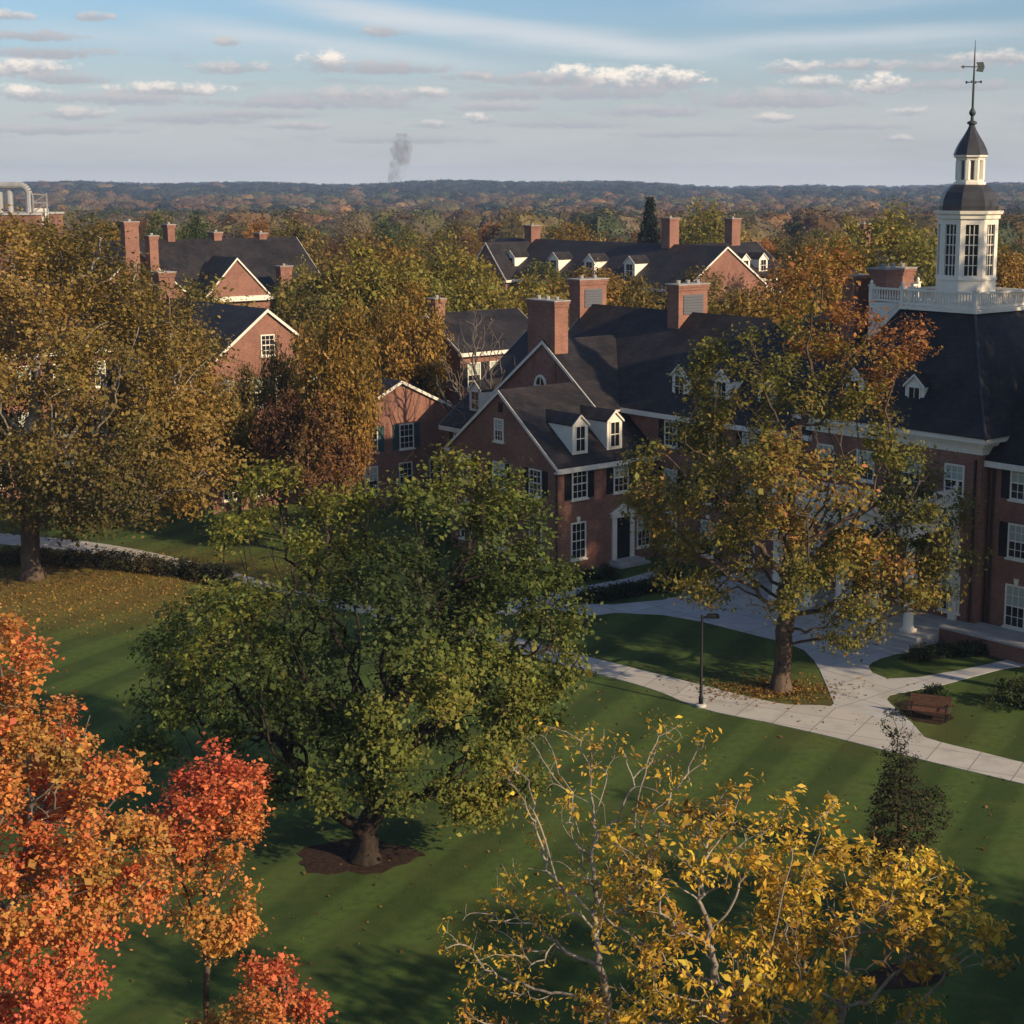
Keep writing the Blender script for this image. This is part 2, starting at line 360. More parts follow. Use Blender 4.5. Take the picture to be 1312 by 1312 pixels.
def gp(pts): return [G(x, y)[:2] for x, y in pts]
main_lo = [(744.5, 858), (834, 883), (898.6, 908), (978, 925), (1057.6, 942.7), (1127, 960), (1206.7, 980), (1312, 1005), (1460, 1042)]
main_hi = [(754.5, 842), (834, 862), (908.5, 880.6), (958, 893), (1008, 903), (1067.6, 906), (1150, 928), (1187, 946), (1256.5, 964), (1312, 977.6), (1460, 1010)]
west_lo = [(590, 818), (520, 800), (430, 778), (330, 752), (220, 728), (90, 706), (-60, 692)]
west_hi = [(640, 812), (560, 794), (480, 778), (400, 762), (330, 742), (230, 716), (110, 694), (-60, 679)]
lo = catmull(gp(main_lo[::-1] + west_lo), 4, False); hi = catmull(gp(main_hi[::-1] + west_hi), 4, False)
slab('path', list(lo) + list(hi)[::-1], .03, M['concrete'])
plaza = [(700, 779), (640, 790), (560, 786), (560, 780), (640, 778), (700, 771), (784, 775), (849, 769), (878.7, 762), (903.5, 761), (935, 764), (980, 772), (1177, 822), (1185, 836), (1172, 837), (1150, 838), (1128, 844), (1117, 849), (1112.5, 854), (1117.5, 862), (1137, 870), (1177, 868), (1236.8, 857.5), (1306, 842.5), (1400, 822), (1400, 836), (1312, 853.5), (1281.7, 858), (1207, 878),
         (1160, 887), (1140, 891), (1136, 896), (1141, 902), (1150, 910), (1168, 926), (1187, 948), (1130, 940), (1060, 925), (1010, 906), (1047.8, 906.4), (1064, 905.5), (1068.5, 902), (1057.7, 875.7), (1050, 858), (1042.8, 846), (1030, 833), (1008, 824), (958, 811.5), (898.6, 796.5), (849, 788), (789, 785), (759.4, 789)]
slab('plaza', gp(plaza), .022, M['plaza'])
walk = [(640, 775), (690, 763), (752, 751), (800, 742), (836, 732), (842, 738), (806, 748), (758, 758), (706, 770), (655, 782)]
slab('walkway', gp(walk), .026, M['plaza'])
slab('mulch_bed', [(OAK[0] - .5 + (2.2 + .25 * sin(3 * a + 1) + .12 * sin(11 * a)) * cos(a), OAK[1] + .3 + (1.6 + .2 * sin(5 * a) + .1 * sin(13 * a)) * sin(a)) for a in np.linspace(0, 2 * pi, 40, endpoint=False)], .02, M['mulch'])
slab('mulch_bed', [(CRT[0] + 1.25 * cos(a), CRT[1] + 1.0 * sin(a) * (1 + .08 * sin(4 * a))) for a in np.linspace(0, 2 * pi, 32, endpoint=False)], .02, M['mulch'])
slab('mulch_bed', gp([(1146, 902), (1160, 897), (1212, 905), (1222, 921), (1204, 929), (1172, 924)]), .02, M['mulch'])
slab('mulch_bed', gp([(1100, 1252), (1140, 1236), (1190, 1238), (1215, 1250), (1190, 1264), (1130, 1268)]), .02, M['mulch'])

# ------------------------------------------------------------------ building kit
WC = {}
rnd = random.Random(5)
def window(parent, x, y, z, wd, ht, rz, shutters=True, key=False, blind=None, grid=(2, 2), frame='white', shut='shutter', lbl=None):
    """x, y, z: middle of the sill on the wall face; faces local -y turned by rz. window > pane, sill, shutter, blind, keystone"""
    key_ = (round(wd, 2), round(ht, 2), grid, 'w')
    if key_ not in WC:
        f = MB(); t = .09; h = wd / 2
        f.box(-h, -h + t, -.09, .03, 0, ht).box(h - t, h, -.09, .03, 0, ht).box(-h + t, h - t, -.09, .03, ht - t, ht).box(-h + t, h - t, -.09, .03, 0, t)
        f.box(-h + t, h - t, -.075, .03, ht * .5 - .035, ht * .5 + .035)
        for i in range(1, grid[0] + 1): f.box(-h + t + (wd - 2 * t) * i / (grid[0] + 1) - .016, -h + t + (wd - 2 * t) * i / (grid[0] + 1) + .016, -.062, .02, t, ht - t)
        for q in (.25, .75): f.box(-h + t, h - t, -.06, .02, ht * q - .016, ht * q + .016)
        p = MB().box(-h + t, h - t, -.035, .02, t, ht - t)
        si = MB().box(-h - .09, h + .09, -.16, .03, -.11, -.003)
        sh = MB()
        sw = wd * .42
        sh.box(-sw / 2, -sw / 2 + .05, -.05, .0, 0, ht).box(sw / 2 - .05, sw / 2, -.05, 0, 0, ht)
        sh.box(-sw / 2 + .05, sw / 2 - .05, -.05, 0, 0, .07).box(-sw / 2 + .05, sw / 2 - .05, -.05, 0, ht - .07, ht).box(-sw / 2 + .05, sw / 2 - .05, -.05, 0, ht * .48, ht * .53)
        sh.box(-sw / 2 + .04, sw / 2 - .04, -.012, 0.0, .02, ht - .02)
        k_ = int(ht / .09)
        for i in range(k_): sh.box(-sw / 2 + .05, sw / 2 - .05, -.035, -.012, .07 + (ht - .14) * i / k_ + .01, .07 + (ht - .14) * (i + .75) / k_)
        bl = MB().box(-h + t + .01, h - t - .01, -.042, -.036, ht * .52, ht - t)
        ks = MB().prism([(-.09, -.1, ht + .02), (.09, -.1, ht + .02), (.14, -.1, ht + .34), (-.14, -.1, ht + .34)], (0, .12, 0))
        WC[key_] = [b.mesh(n) for b, n in ((f, 'window'), (p, 'pane'), (si, 'sill'), (sh, 'shutter'), (bl, 'blind'), (ks, 'keystone'))]
        WC[key_].append(sw)
    me = WC[key_]
    def ob(name, i, m, par, loc=(0, 0, 0)):
        o = bpy.data.objects.new(name, me[i]); COL.objects.link(o)
        if not me[i].materials: me[i].materials.append(None)
        o.material_slots[0].link = 'OBJECT'; o.material_slots[0].material = m; o.parent = par; o.location = loc; return o
    wn = ob('window', 0, M[frame], parent, (x, y, z)); wn.rotation_euler = (0, 0, rz)
    ob('pane', 1, M['glass'], wn); ob('sill', 2, M[frame], wn)
    if shutters:
        for s_ in ((-1, 1) if shutters is True else (shutters,)): ob('shutter', 3, M[shut], wn, (s_ * (wd / 2 + me[6] / 2 + .03), 0, 0))
    if blind is None and rnd.random() < .35: blind = 1
    if blind: 
        o = ob('blind', 4, M['blind'], wn); 
        if blind > 1: o.scale = (1, 1, 1.0)
    if key: ob('keystone', 5, M['white'], wn)
    return wn

def gable_block(par, u0, u1, v0, v1, eave, ridge, axis, z0=0, over=.35, rake=.18, cornice=True, trim='trim', wall='brick', ends=(1, 1)):
    """local x = u, y = -v. axis 'u': ridge runs along u and the gables face u. Returns nothing; adds wall, roof, cornice, rake boards."""
    y0, y1 = -v1, -v0
    w_ = MB(); r = MB(); t = MB(); th = .16
    if axis == 'u':
        c_ = (y0 + y1) / 2; sl_ = (ridge - eave) / ((y1 - y0) / 2)
        w_.prism([(u0, y0, z0), (u0, y1, z0), (u0, y1, eave - .02), (u0, c_, ridge - .02), (u0, y0, eave - .02)], (u1 - u0, 0, 0))
        for s_, ye in ((-1, y0 - over), (1, y1 + over)):
            ze = eave - over * sl_
            r.prism([(u0 - rake, ye, ze), (u0 - rake, c_, ridge), (u0 - rake, c_, ridge + th), (u0 - rake, ye, ze + th)], (u1 - u0 + 2 * rake, 0, 0))
            for uu in [q_ for q_, e_ in zip((u0 - rake - .05, u1 + rake), ends) if e_]:
                t.prism([(uu, ye, ze - .10), (uu, c_, ridge - .10), (uu, c_, ridge + th - .02), (uu, ye, ze + th - .02)], (.05, 0, 0))
            if cornice:
                yy = y0 if s_ < 0 else y1
                t.box(u0 - rake, u1 + rake, min(yy, ye + s_ * .06), max(yy, ye + s_ * .06), ze - .22, ze + .10)
    else:
        c_ = (u0 + u1) / 2; sl_ = (ridge - eave) / ((u1 - u0) / 2)
        w_.prism([(u0, y0, z0), (u1, y0, z0), (u1, y0, eave - .02), (c_, y0, ridge - .02), (u0, y0, eave - .02)], (0, y1 - y0, 0))
        for s_, xe in ((-1, u0 - over), (1, u1 + over)):
            ze = eave - over * sl_
            r.prism([(xe, y0 - rake, ze), (c_, y0 - rake, ridge), (c_, y0 - rake, ridge + th), (xe, y0 - rake, ze + th)], (0, y1 - y0 + 2 * rake, 0))
            for yy in [q_ for q_, e_ in zip((y0 - rake - .05, y1 + rake), ends) if e_]:
                t.prism([(xe, yy, ze - .10), (c_, yy, ridge - .10), (c_, yy, ridge + th - .02), (xe, yy, ze + th - .02)], (0, .05, 0))
            if cornice:
                xx = u0 if s_ < 0 else u1
                t.box(min(xx, xe + s_ * .06), max(xx, xe + s_ * .06), y0 - rake, y1 + rake, ze - .22, ze + .10)
    w_.build('wall', M[wall], par); ro = r.build('roof', M['slate'], par); t.build('cornice', M[trim], par)
    return ro

def chimney(par, u0, u1, v0, v1, z0, z1, vent=None):
    y0, y1 = -v1, -v0
    b = MB().box(u0, u1, y0, y1, z0, z1 - .45).box(u0 - .06, u1 + .06, y0 - .06, y1 + .06, z1 - .45, z1 - .25).box(u0 - .11, u1 + .11, y0 - .11, y1 + .11, z1 - .25, z1 - .08)
    o = b.build('chimney', M['brick'], par)
    MB().box(u0 - .14, u1 + .14, y0 - .14, y1 + .14, z1 - .08, z1).build('chimney_cap', M['cap'], o)
    k = max(1, int((u1 - u0) / .9)); kv = max(1, int((v1 - v0) / .9))
    for i in range(k):
        for j in range(kv):
            x, y = u0 + (u1 - u0) * (i + .5) / k, y0 + (y1 - y0) * (j + .5) / kv
            MB().lathe([(.15, z1 - .01), (.17, z1 + .22), (.13, z1 + .24), (.11, z1 + .05)], x, y, 10).build('chimney_pot', M['cap'], o)
    if vent:
        q = MB().box(u0 + .45, u1 - .45, y0 - .03, y0 + .02, z1 - 2.1, z1 - .75)
        for i in range(7): q.box(u0 + .45, u1 - .45, y0 - .07, y0 - .03, z1 - 2.06 + i * .19, z1 - 1.97 + i * .19)
        q.build('louvre', M['vent'], o)
    return o

def dormer(par, x, y, z, wd, ht, rz, depth=2.6, pitch=.9):
    """x, y, z: middle of the face's foot. faces local -y. dormer > cheek..., roof, window"""
    h = wd / 2; pk = ht + h * pitch
    b = MB().prism([(-h, 0, 0), (h, 0, 0), (h, 0, ht), (0, 0, pk), (-h, 0, ht)], (0, depth, 0))
    o = b.build('dormer', M['white'], par); o.location = (x, y, z); o.rotation_euler = (0, 0, rz)
    r = MB()
    for s_ in (-1, 1):
        r.prism([(s_ * (h + .06), -.08, ht - .05), (0, -.08, pk + .02), (0, -.08, pk + .09), (s_ * (h + .06), -.08, ht + .02)], (0, depth + .2, 0))
    r.build('roof', M['slate'], o)
    t = MB()
    for s_ in (-1, 1):
        t.prism([(s_ * (h + .09), -.13, ht - .14), (0, -.13, pk - .05), (0, -.13, pk + .08), (s_ * (h + .09), -.13, ht + .0)], (0, .045, 0))
    t.build('trim', M['white'], o)
    ww = wd * .66
    f = MB(); tt = .07; hh = ww / 2; z0, z1 = .16, ht - .05
    f.box(-hh, -hh + tt, -.06, .02, z0, z1).box(hh - tt, hh, -.06, .02, z0, z1).box(-hh + tt, hh - tt, -.06, .02, z0, z0 + tt).box(-hh + tt, hh - tt, -.06, .02, z1 - tt, z1).box(-hh + tt, hh - tt, -.055, .02, (z0 + z1) / 2 - .03, (z0 + z1) / 2 + .03)
    f.box(-.015, .015, -.05, .02, z0 + tt, z1 - tt)
    f.build('window', M['white'], o)
    MB().box(-hh + tt, hh - tt, -.03, .02, z0 + tt, z1 - tt).build('pane', M['glass'], o)
    return o

ANG = R(41); OX, OY = 17.94, 85.58
UX, UY = cos(ANG), sin(ANG)                                    # u runs into the picture to the right, v along the front to the right
def uvw(u, v, z=0): return np.array([OX + UX * u + UY * v, OY + UY * u - UX * v, z])
FU, FV = -pi / 2, 0.0                                          # window turns: facing -u, facing +v

hall = empty('brick_hall', (OX, OY, 0), ANG, 'large red brick hall with dark slate roofs, white cupola and columned porch behind the plaza', 'building')
gable_block(hall, 2.2, 18.6, -45.0, -37.9, 6.9, 13.2, 'v')                       # left range
gable_block(hall, 4.1, 17.3, -38.0, -10.9, 9.9, 15.55, 'v', ends=(0, 1))                     # main range
gable_block(hall, 4.6, 17.3, 1.5, 14.0, 9.9, 15.5, 'v', ends=(1, 0))                          # right range
gable_block(hall, 2.0, 9.5, -38.6, -27.6, 9.75, 13.75, 'u', ends=(1, 0))                       # taller gable with the chimney
gable_block(hall, -4.5, 4.3, -35.3, -24.2, 7.05, 11.2, 'u', ends=(1, 0))                      # front wing
gable_block(hall, 11.5, 17.2, -20.0, -15.5, 13.2, 15.9, 'v', wall='white', z0=10)
for (a, b, c0, d, z0, z1, vt) in ((1.92, 3.1, -34.8, -31.9, 9, 16.65, 0), (9.5, 12.1, -39.2, -38.0, 9, 17.55, 1), (9.4, 12.2, -28.7, -27.6, 12, 17.65, 1), (9.6, 12.3, -11.2, -10.0, 12, 19.4, 0), (9.6, 11.0, -13.4, -12.4, 12, 18.9, 0), (9.4, 12.0, 1.7, 2.9, 12, 19.6, 0)):
    chimney(hall, a, b, c0, d, z0, z1, vt)
# lunette in the tall gable, small vent in the front gable
lu = MB()
arc = [(cos(a), sin(a)) for a in np.linspace(0, pi, 13)]
for i in range(12):
    (c0, s0), (c1, s1) = arc[i], arc[i + 1]
    lu.prism([(1.82, 33.4 + .62 * c0, 10.8 + .72 * s0), (1.82, 33.4 + .62 * c1, 10.8 + .72 * s1), (1.82, 33.4 + .46 * c1, 10.8 + .55 * s1), (1.82, 33.4 + .46 * c0, 10.8 + .55 * s0)], (.1, 0, 0))
lu.box(1.85, 1.90, 33.375, 33.425, 10.8, 11.35).box(1.80, 1.92, 32.75, 34.05, 10.7, 10.8)
lw = lu.build('lunette_window', M['white'], hall)
MB().prism([(1.88, 33.4 + .46 * c0, 10.8 + .55 * s0) for c0, s0 in arc], (.03, 0, 0)).build('pane', M['glass'], lw)
vt = MB().box(-4.53, -4.48, 29.55, 29.95, 9.9, 10.5)
for i in range(5): vt.box(-4.57, -4.53, 29.57, 29.93, 9.93 + i * .115, 10.0 + i * .115)
vt.build('vent', M['shutter'], hall)
# windows of the front wing
for v_ in (-33.55, -29.95, -26.2):
    window(hall, -4.5, -v_, 4.85, 1.25, 1.75, FU, True, False, 1 if v_ != -26.2 else None)
    window(hall, -4.5, -v_, 0.9, 1.25, 2.35, FU, False, True, 1 if v_ < -30 else None)
window(hall, -4.5, 29.9, 7.95, .95, 1.5, FU, False, False, 1)
for u_, b_ in ((-2.6, None), (0.95, 1)): window(hall, u_, 24.2, 4.75, 1.3, 1.95, FV, True, False, b_)
window(hall, -2.7, 24.2, .85, 1.25, 2.4, FV, False, True)
window(hall, 3.0, 24.2, .85, 1.2, 2.2, FV, False, False, 1)
for u_ in (-2.15, 0.8): dormer(hall, u_, 24.62, 7.5, 1.3, 1.9, FV, 3.6)
# side door with white surround
dr = MB().box(-.95, -.6, -.14, .02, 0, 2.75).box(.6, .95, -.14, .02, 0, 2.75).box(-1.05, 1.05, -.2, .02, 2.75, 3.05)
dr.prism([(-1.15, -.22, 3.05), (1.15, -.22, 3.05), (0, -.22, 3.6)], (0, .24, 0))
d_ = dr.build('door_surround', M['white'], hall, loc=(1.15, 24.2, .35)); 
MB().box(-.6, .6, -.06, .02, 0, 2.1).build('door', M['shutter'], d_)
MB().box(-.6, .6, -.05, .02, 2.1, 2.75).build('pane', M['glass'], d_)
MB().box(-1.3, 1.3, -1.3, 0, -.34, -.16).box(-1.1, 1.1, -1.0, 0, -.16, 0).build('doorstep', M['stone'], d_)
for u_, v_, z_ in ((-4.6, -24.05, 6.7), (3.95, -24.1, 6.6)):
    MB().bar((u_, -v_, .1), (u_, -v_, z_), .07, 8).box(u_ - .12, u_ + .12, -v_ - .12, -v_ + .12, z_, z_ + .25).build('downpipe', M['pipe'], hall)
# left range: dormers and windows
for v_ in (-42.6,): dormer(hall, 3.3, -v_, 7.85, 1.5, 1.6, FU, 2.6)
for v_ in (-43.2, -40.4):
    window(hall, 2.2, -v_, 4.6, 1.2, 1.7, FU, True); window(hall, 2.2, -v_, 1.0, 1.2, 2.2, FU, False)
# main range
for v_ in (-22.75, -19.3, -15.8, -12.7):
    window(hall, 4.1, -v_, 7.6, 1.2, 1.65, FU, True, False, 1 if rnd.random() < .4 else None)
    window(hall, 4.1, -v_, 4.3, 1.2, 1.8, FU, True, False, 1 if rnd.random() < .4 else None)
    window(hall, 4.1, -v_, .9, 1.2, 2.3, FU, False, True)
for v_ in (-23.1, -19.3, -15.5): dormer(hall, 5.15, -v_, 10.55, 1.4, 1.6, FU, 2.2)
# right range
for v_ in (3.45, 7.0, 10.5):
    window(hall, 4.6, -v_, 7.75, 1.3, 1.85, FU, True, False, 1)
    window(hall, 4.6, -v_, 4.55, 1.3, 1.9, FU, True, False, 1)
    window(hall, 4.6, -v_, .75, 1.3, 2.35, FU, False, True, 1)
for v_ in (6.0, 10.0): dormer(hall, 5.7, -v_, 10.55, 1.4, 1.6, FU, 2.2)
for v_, u_ in ((1.75, 4.5), (.95, 3.95)): MB().bar((u_, -v_, .7), (u_, -v_, 9.7), .08, 8).build('downpipe', M['pipe'], hall)
# central pavilion: walls, deep cornice, steep hipped roof cut off by a railed deck
PV0, PV1, PU0, PU1, TU, TV = -11.1, 1.3, 4.0, 17.0, 10.5, -4.9
MB().box(PU0, PU1, -PV1, -PV0, 0, 10.6).build('wall', M['brick'], hall)
co = MB()
for (z0, z1, e) in ((10.0, 10.45, .06), (10.45, 10.7, .28), (10.7, 10.98, .62)):
    co.box(PU0 - e, PU1 + e, -PV1 - e, -PV0 + e, z0, z1)
co.build('cornice', M['white'], hall)
dk = 2.55
er = [(PU0 - .7, -PV1 - .7), (PU1 + .7, -PV1 - .7), (PU1 + .7, -PV0 + .7), (PU0 - .7, -PV0 + .7)]
dr_ = [(TU - dk, -TV - dk), (TU + dk, -TV - dk), (TU + dk, -TV + dk), (TU - dk, -TV + dk)]
rings = []
for t_ in (0, .12, .3, .6, 1):
    k = t_ ** .86
    rings.append([(a[0] + (b[0] - a[0]) * k, a[1] + (b[1] - a[1]) * k, 10.985 + (17.25 - 10.985) * t_) for a, b in zip(er, dr_)])
MB().loft(rings).build('roof', M['slate'], hall)
for i in range(4):
    hipc = MB()
    for k in range(len(rings) - 1): hipc.bar(rings[k][i], rings[k + 1][i], .07, 6)
    hipc.build('ridge_capping', M['lead'], hall)
for v_ in (-3.9, -8.2): dormer(hall, 4.75, -v_, 11.55, 1.3, 1.7, FU, 2.2)
for v_ in (-9.6, -6.6, -3.3, -.4):
    window(hall, PU0, -v_, 7.55, 1.3, 1.75, FU, False, False, 1 if v_ < -5 else None)
    if v_ != -6.6: window(hall, PU0, -v_, 1.0, 1.3, 2.2, FU, False)
# deck railing
def balustrade(par, pts, z, h, step=.2, name='balustrade', closed=True):
    b = MB(); n = len(pts)
    for i in range(n if closed else n - 1):
        a, c_ = Vector((*pts[i], 0)), Vector((*pts[(i + 1) % n], 0)); L = (c_ - a).length; d = (c_ - a).normalized()
        b.beam((a.x, a.y, z + h - .06), (c_.x, c_.y, z + h - .06), .16, .12); b.beam((a.x, a.y, z + .14), (c_.x, c_.y, z + .14), .14, .12)
        k = max(2, int(L / step))
        for j in range(1, k):
            p = a + d * (L * j / k); b.lathe([(.035, z + .2), (.065, z + .34), (.035, z + .6), (.05, z + h - .12)], p.x, p.y, 6)
    o = b.build(name, M['white'], par)
    for p in pts:
        q = MB().box(p[0] - .12, p[0] + .12, p[1] - .12, p[1] + .12, z, z + h + .06).box(p[0] - .16, p[0] + .16, p[1] - .16, p[1] + .16, z + h + .06, z + h + .14)
        q.lathe([(.06, z + h + .14), (.11, z + h + .24), (.09, z + h + .34), (.02, z + h + .42)], p[0], p[1], 10)
        q.build('post', M['white'], o)
    return o
MB().box(TU - dk - .2, TU + dk + .2, -TV - dk - .2, -TV + dk + .2, 17.2, 17.4).build('deck', M['white'], hall)
balustrade(hall, [(a, b) for a, b in dr_], 17.4, .98)
balustrade(hall, [(9.0, 7.6), (9.0, 10.6), (13.5, 10.6)], 17.4, .9, closed=False)
MB().box(8.9, 13.6, 7.5, 10.7, 15.2, 17.39).build('wall', M['white'], hall)
# cupola
cu = empty('cupola', (TU, -TV, 17.4), 0, parent=hall)
oct_ = lambda r, z: [(r * cos(R(22.5) + i * pi / 4), r * sin(R(22.5) + i * pi / 4), z) for i in range(8)]
rw = 1.62 / cos(R(22.5))
MB().loft([oct_(rw + .12, 0), oct_(rw + .12, .35), oct_(rw, .36), oct_(rw, 1.55)]).loft([oct_(rw + .06, 1.55), oct_(rw + .06, 1.68)]).build('base', M['white'], cu)
MB().loft([oct_(rw - .16, 1.68), oct_(rw - .16, 5.0)]).build('glazing', M['glass'], cu)
st = MB()
P8 = oct_(rw, 0)
for i in range(8):
    x, y, _ = P8[i]; n2 = P8[(i + 1) % 8]
    for a, b in ((Vector((x, y, 0)), Vector(n2)),):
        d = (b - a); L = d.length; d.normalize(); nrm = Vector((d.y, -d.x, 0))
        if nrm.dot(a) < 0: nrm = -nrm
        def bx(s0, s1, z0, z1, i0, i1):
            q = [a + d * s0 - nrm * i1, a + d * s1 - nrm * i1, a + d * s1 - nrm * i0, a + d * s0 - nrm * i0]
            st.loft([[(p.x, p.y, z0) for p in q], [(p.x, p.y, z1) for p in q]])
        bx(0, .30, 1.68, 5.0, 0, .2); bx(L - .30, L, 1.68, 5.0, 0, .2); bx(.30, L - .30, 4.72, 5.0, .01, .2); bx(.30, L - .30, 1.68, 1.82, .01, .2)
        for k in (1, 2): bx(.30 + (L - .60) * k / 3 - .025, .30 + (L - .60) * k / 3 + .025, 1.82, 4.72, .08, .15)
        for k in range(1, 5): bx(.30, L - .30, 1.82 + 2.9 * k / 5 - .025, 1.82 + 2.9 * k / 5 + .025, .085, .15)
st.build('window', M['white'], cu)
MB().loft([oct_(rw, 5.0), oct_(rw + .10, 5.05), oct_(rw + .12, 5.25), oct_(rw + .24, 5.32), oct_(rw + .28, 5.5)]).build('cornice', M['white'], cu)
MB().loft([oct_(r, z) for r, z in ((1.70, 5.5), (1.72, 5.75), (1.66, 6.15), (1.48, 6.55), (1.2, 6.85), (.98, 6.98))]).build('dome', M['lead'], cu)
r2 = .82
MB().loft([oct_(r2 + .12, 6.98), oct_(r2 + .12, 7.12), oct_(r2, 7.13), oct_(r2, 7.25), oct_(r2 - .2, 7.26), oct_(r2 - .2, 8.34), oct_(r2, 8.35), oct_(r2 + .05, 8.5), oct_(r2 + .16, 8.55), oct_(r2 + .16, 8.66)]).build('lantern', M['white'], cu)
MB().loft([oct_(r2 - .14, 7.2), oct_(r2 - .14, 8.4)]).build('louvre', M['vent'], cu)
lp = MB()
for i in range(8):
    a = R(22.5) + i * pi / 4; lp.lathe([(.17, 7.25), (.17, 8.35)], (r2 - .14) * cos(a), (r2 - .14) * sin(a), 6)
lp.build('lantern_post', M['white'], cu)
MB().loft([oct_(r, z) for r, z in ((1.02, 8.66), (.98, 8.78), (.90, 9.0), (.72, 9.35), (.46, 9.75), (.26, 10.1), (.16, 10.35))]).build('bell_roof', M['lead'], cu)
MB().lathe([(.16, 10.35), (.28, 10.42), (.28, 10.52), (.10, 10.6), (.09, 10.85), (.17, 10.93), (.20, 11.05), (.15, 11.17), (.07, 11.3), (.065, 12.4), (.045, 13.8), (.03, 14.5), (.012, 15.1)], 0, 0, 12).build('spire', M['copper'], cu)
wv = MB().bar((-.42, 0, 12.75), (.42, 0, 12.75), .03, 6).bar((0, -.42, 12.75), (0, .42, 12.75), .03, 6)
for s_ in (-1, 1): wv.box(s_ * .42 - .05, s_ * .42 + .05, -.02, .02, 12.68, 12.82).box(-.02, .02, s_ * .42 - .05, s_ * .42 + .05, 12.68, 12.82)
wv.build('compass_arms', M['copper'], cu, rz=R(20))
vn = MB().bar((-.6, 0, 13.6), (.5, 0, 13.6), .03, 6).prism([(.1, -.02, 13.35), (.5, -.02, 13.3), (.6, -.02, 13.6), (.5, -.02, 13.88), (.1, -.02, 13.85), (.22, -.02, 13.6)], (0, .04, 0)).prism([(-.6, -.03, 13.5), (-.8, -.03, 13.6), (-.6, -.03, 13.7)], (0, .06, 0))
vn.build('weathervane', M['copper'], cu, rz=R(-38))
# portico with balcony, terrace, steps
po = MB().box(-.35, 4.0, .0, 9.8, 5.85, 6.75).box(-.6, 4.0, -.25, 10.05, 6.75, 7.0).build('porch_roof', M['white'], hall)
balustrade(hall, [(-.3, .15), (-.3, 9.65)], 7.0, 1.0, closed=False)
balustrade(hall, [(3.9, .15), (-.1, .15)], 7.0, 1.0, closed=False)
for v_ in (-.15, -2.5, -4.9, -7.3, -9.65):
    MB().box(-.34, .34, -v_ - .34, -v_ + .34, .6, .78).lathe([(.31, .78), (.33, .86), (.28, .93), (.275, 1.6), (.27, 3.0), (.225, 5.4), (.26, 5.45), (.30, 5.6)], 0, -v_, 16).box(-.33, .33, -v_ - .33, -v_ + .33, 5.6, 5.84).build('column', M['white'], hall, True)
for v_ in (-.15, -9.65): MB().box(3.8, 4.02, -v_ - .25, -v_ + .25, .6, 5.84).build('pilaster', M['white'], hall)
d_ = MB().box(-1.2, -.7, -.16, .02, 0, 3.2).box(.7, 1.2, -.16, .02, 0, 3.2).box(-1.3, 1.3, -.22, .02, 3.2, 3.55).build('door_surround', M['white'], hall, loc=(PU0, 6.6, .6), rz=FU)
MB().box(-.7, .7, -.06, .02, 0, 2.4).build('door', M['shutter'], d_); MB().box(-.7, .7, -.05, .02, 2.4, 3.2).build('pane', M['glass'], d_)
te = MB().box(-.75, 4.1, -1.0, 15.6, 0, .6)
for i in range(3): te.box(-.75 - .38 * (3 - i), -.75 - .38 * (2 - i) + .001, -1.0 - .3 * (2 - i) * 0, 15.6, 0, .15 * (i + 1))
te.build('terrace', M['stone'], hall)
tw = MB().box(1.2, 1.55, -9.0, -1.01, 0, .85).box(1.55, 4.55, -9, -1.01, 0, .6).build('terrace_wall', M['brick'], hall)
MB().box(1.1, 1.65, -9.1, -1.0, .85, .97).build('coping', M['stone'], tw)
MB().box(1.66, 4.55, -9, -1.0, .6, .63).build('paving', M['stone'], tw)

# ------------------------------------------------------------------ other buildings
def house(name, label, px, py, Y, wall_side, w_, d_, eave, ridge, **k):
    """the house's front wall (facing +v) is centred under the photo point px, py at depth Y; x = u, y runs back along -v"""
    p = at(px, py, Y); h = empty('brick_house' if not name else name, (p[0], p[1], 0), ANG, label, 'building', k.get('group'))
    gable_block(h, -w_ / 2, w_ / 2, -d_, 0, eave, ridge, 'v' if wall_side == 'gable' else 'u') if wall_side == 'gable' else gable_block(h, -w_ / 2, w_ / 2, -d_, 0, eave, ridge, 'u')
    return h
# near lit gable, between the oak and the hall
h = house('', 'sunlit brick house end with white raked gable and green shutters, just left of hall', 513, 490, 125, 'gable', 11.2, 16, 6.75, 9.45)
for x in (.45, -2.9): window(h, x, 0, 4.25, 1.35, 1.95, FV, True, False, None, (2, 2), 'white', 'teal')
for x in (-2.9, .3, 3.2): window(h, x, 0, 1.0, 1.25, 2.2, FV, False)
for y in (2, 5, 8): window(h, -5.6, y, 4.2, 1.2, 1.8, FU, True); window(h, -5.6, y, 1.0, 1.2, 2.1, FU, False)
chimney(h, -.7, .7, -14.6, -13.4, 7, 11.2)
# taller gable farther left
h = house('', 'brick house with a wide white-edged gable half hidden by brown trees, beside the plane tree', 341, 397, 124, 'gable', 10.2, 18, 11.1, 15.0)
for x in (-3.6, -1.2, 1.2, 3.6): window(h, x, 0, 7.7, 1.3, 2.3, FV, x > -3, False); window(h, x, 0, 4.2, 1.3, 1.9, FV, True); window(h, x, 0, .9, 1.3, 2.1, FV, False)
window(h, 0, 0, 11.6, 1.2, 1.6, FV, False)
for y in (2, 5, 8, 11): window(h, -5.1, y, 7.7, 1.2, 1.8, FU, True); window(h, -5.1, y, 4.2, 1.2, 1.8, FU, True)
chimney(h, -.7, .7, -17, -15.8, 11, 17.3)
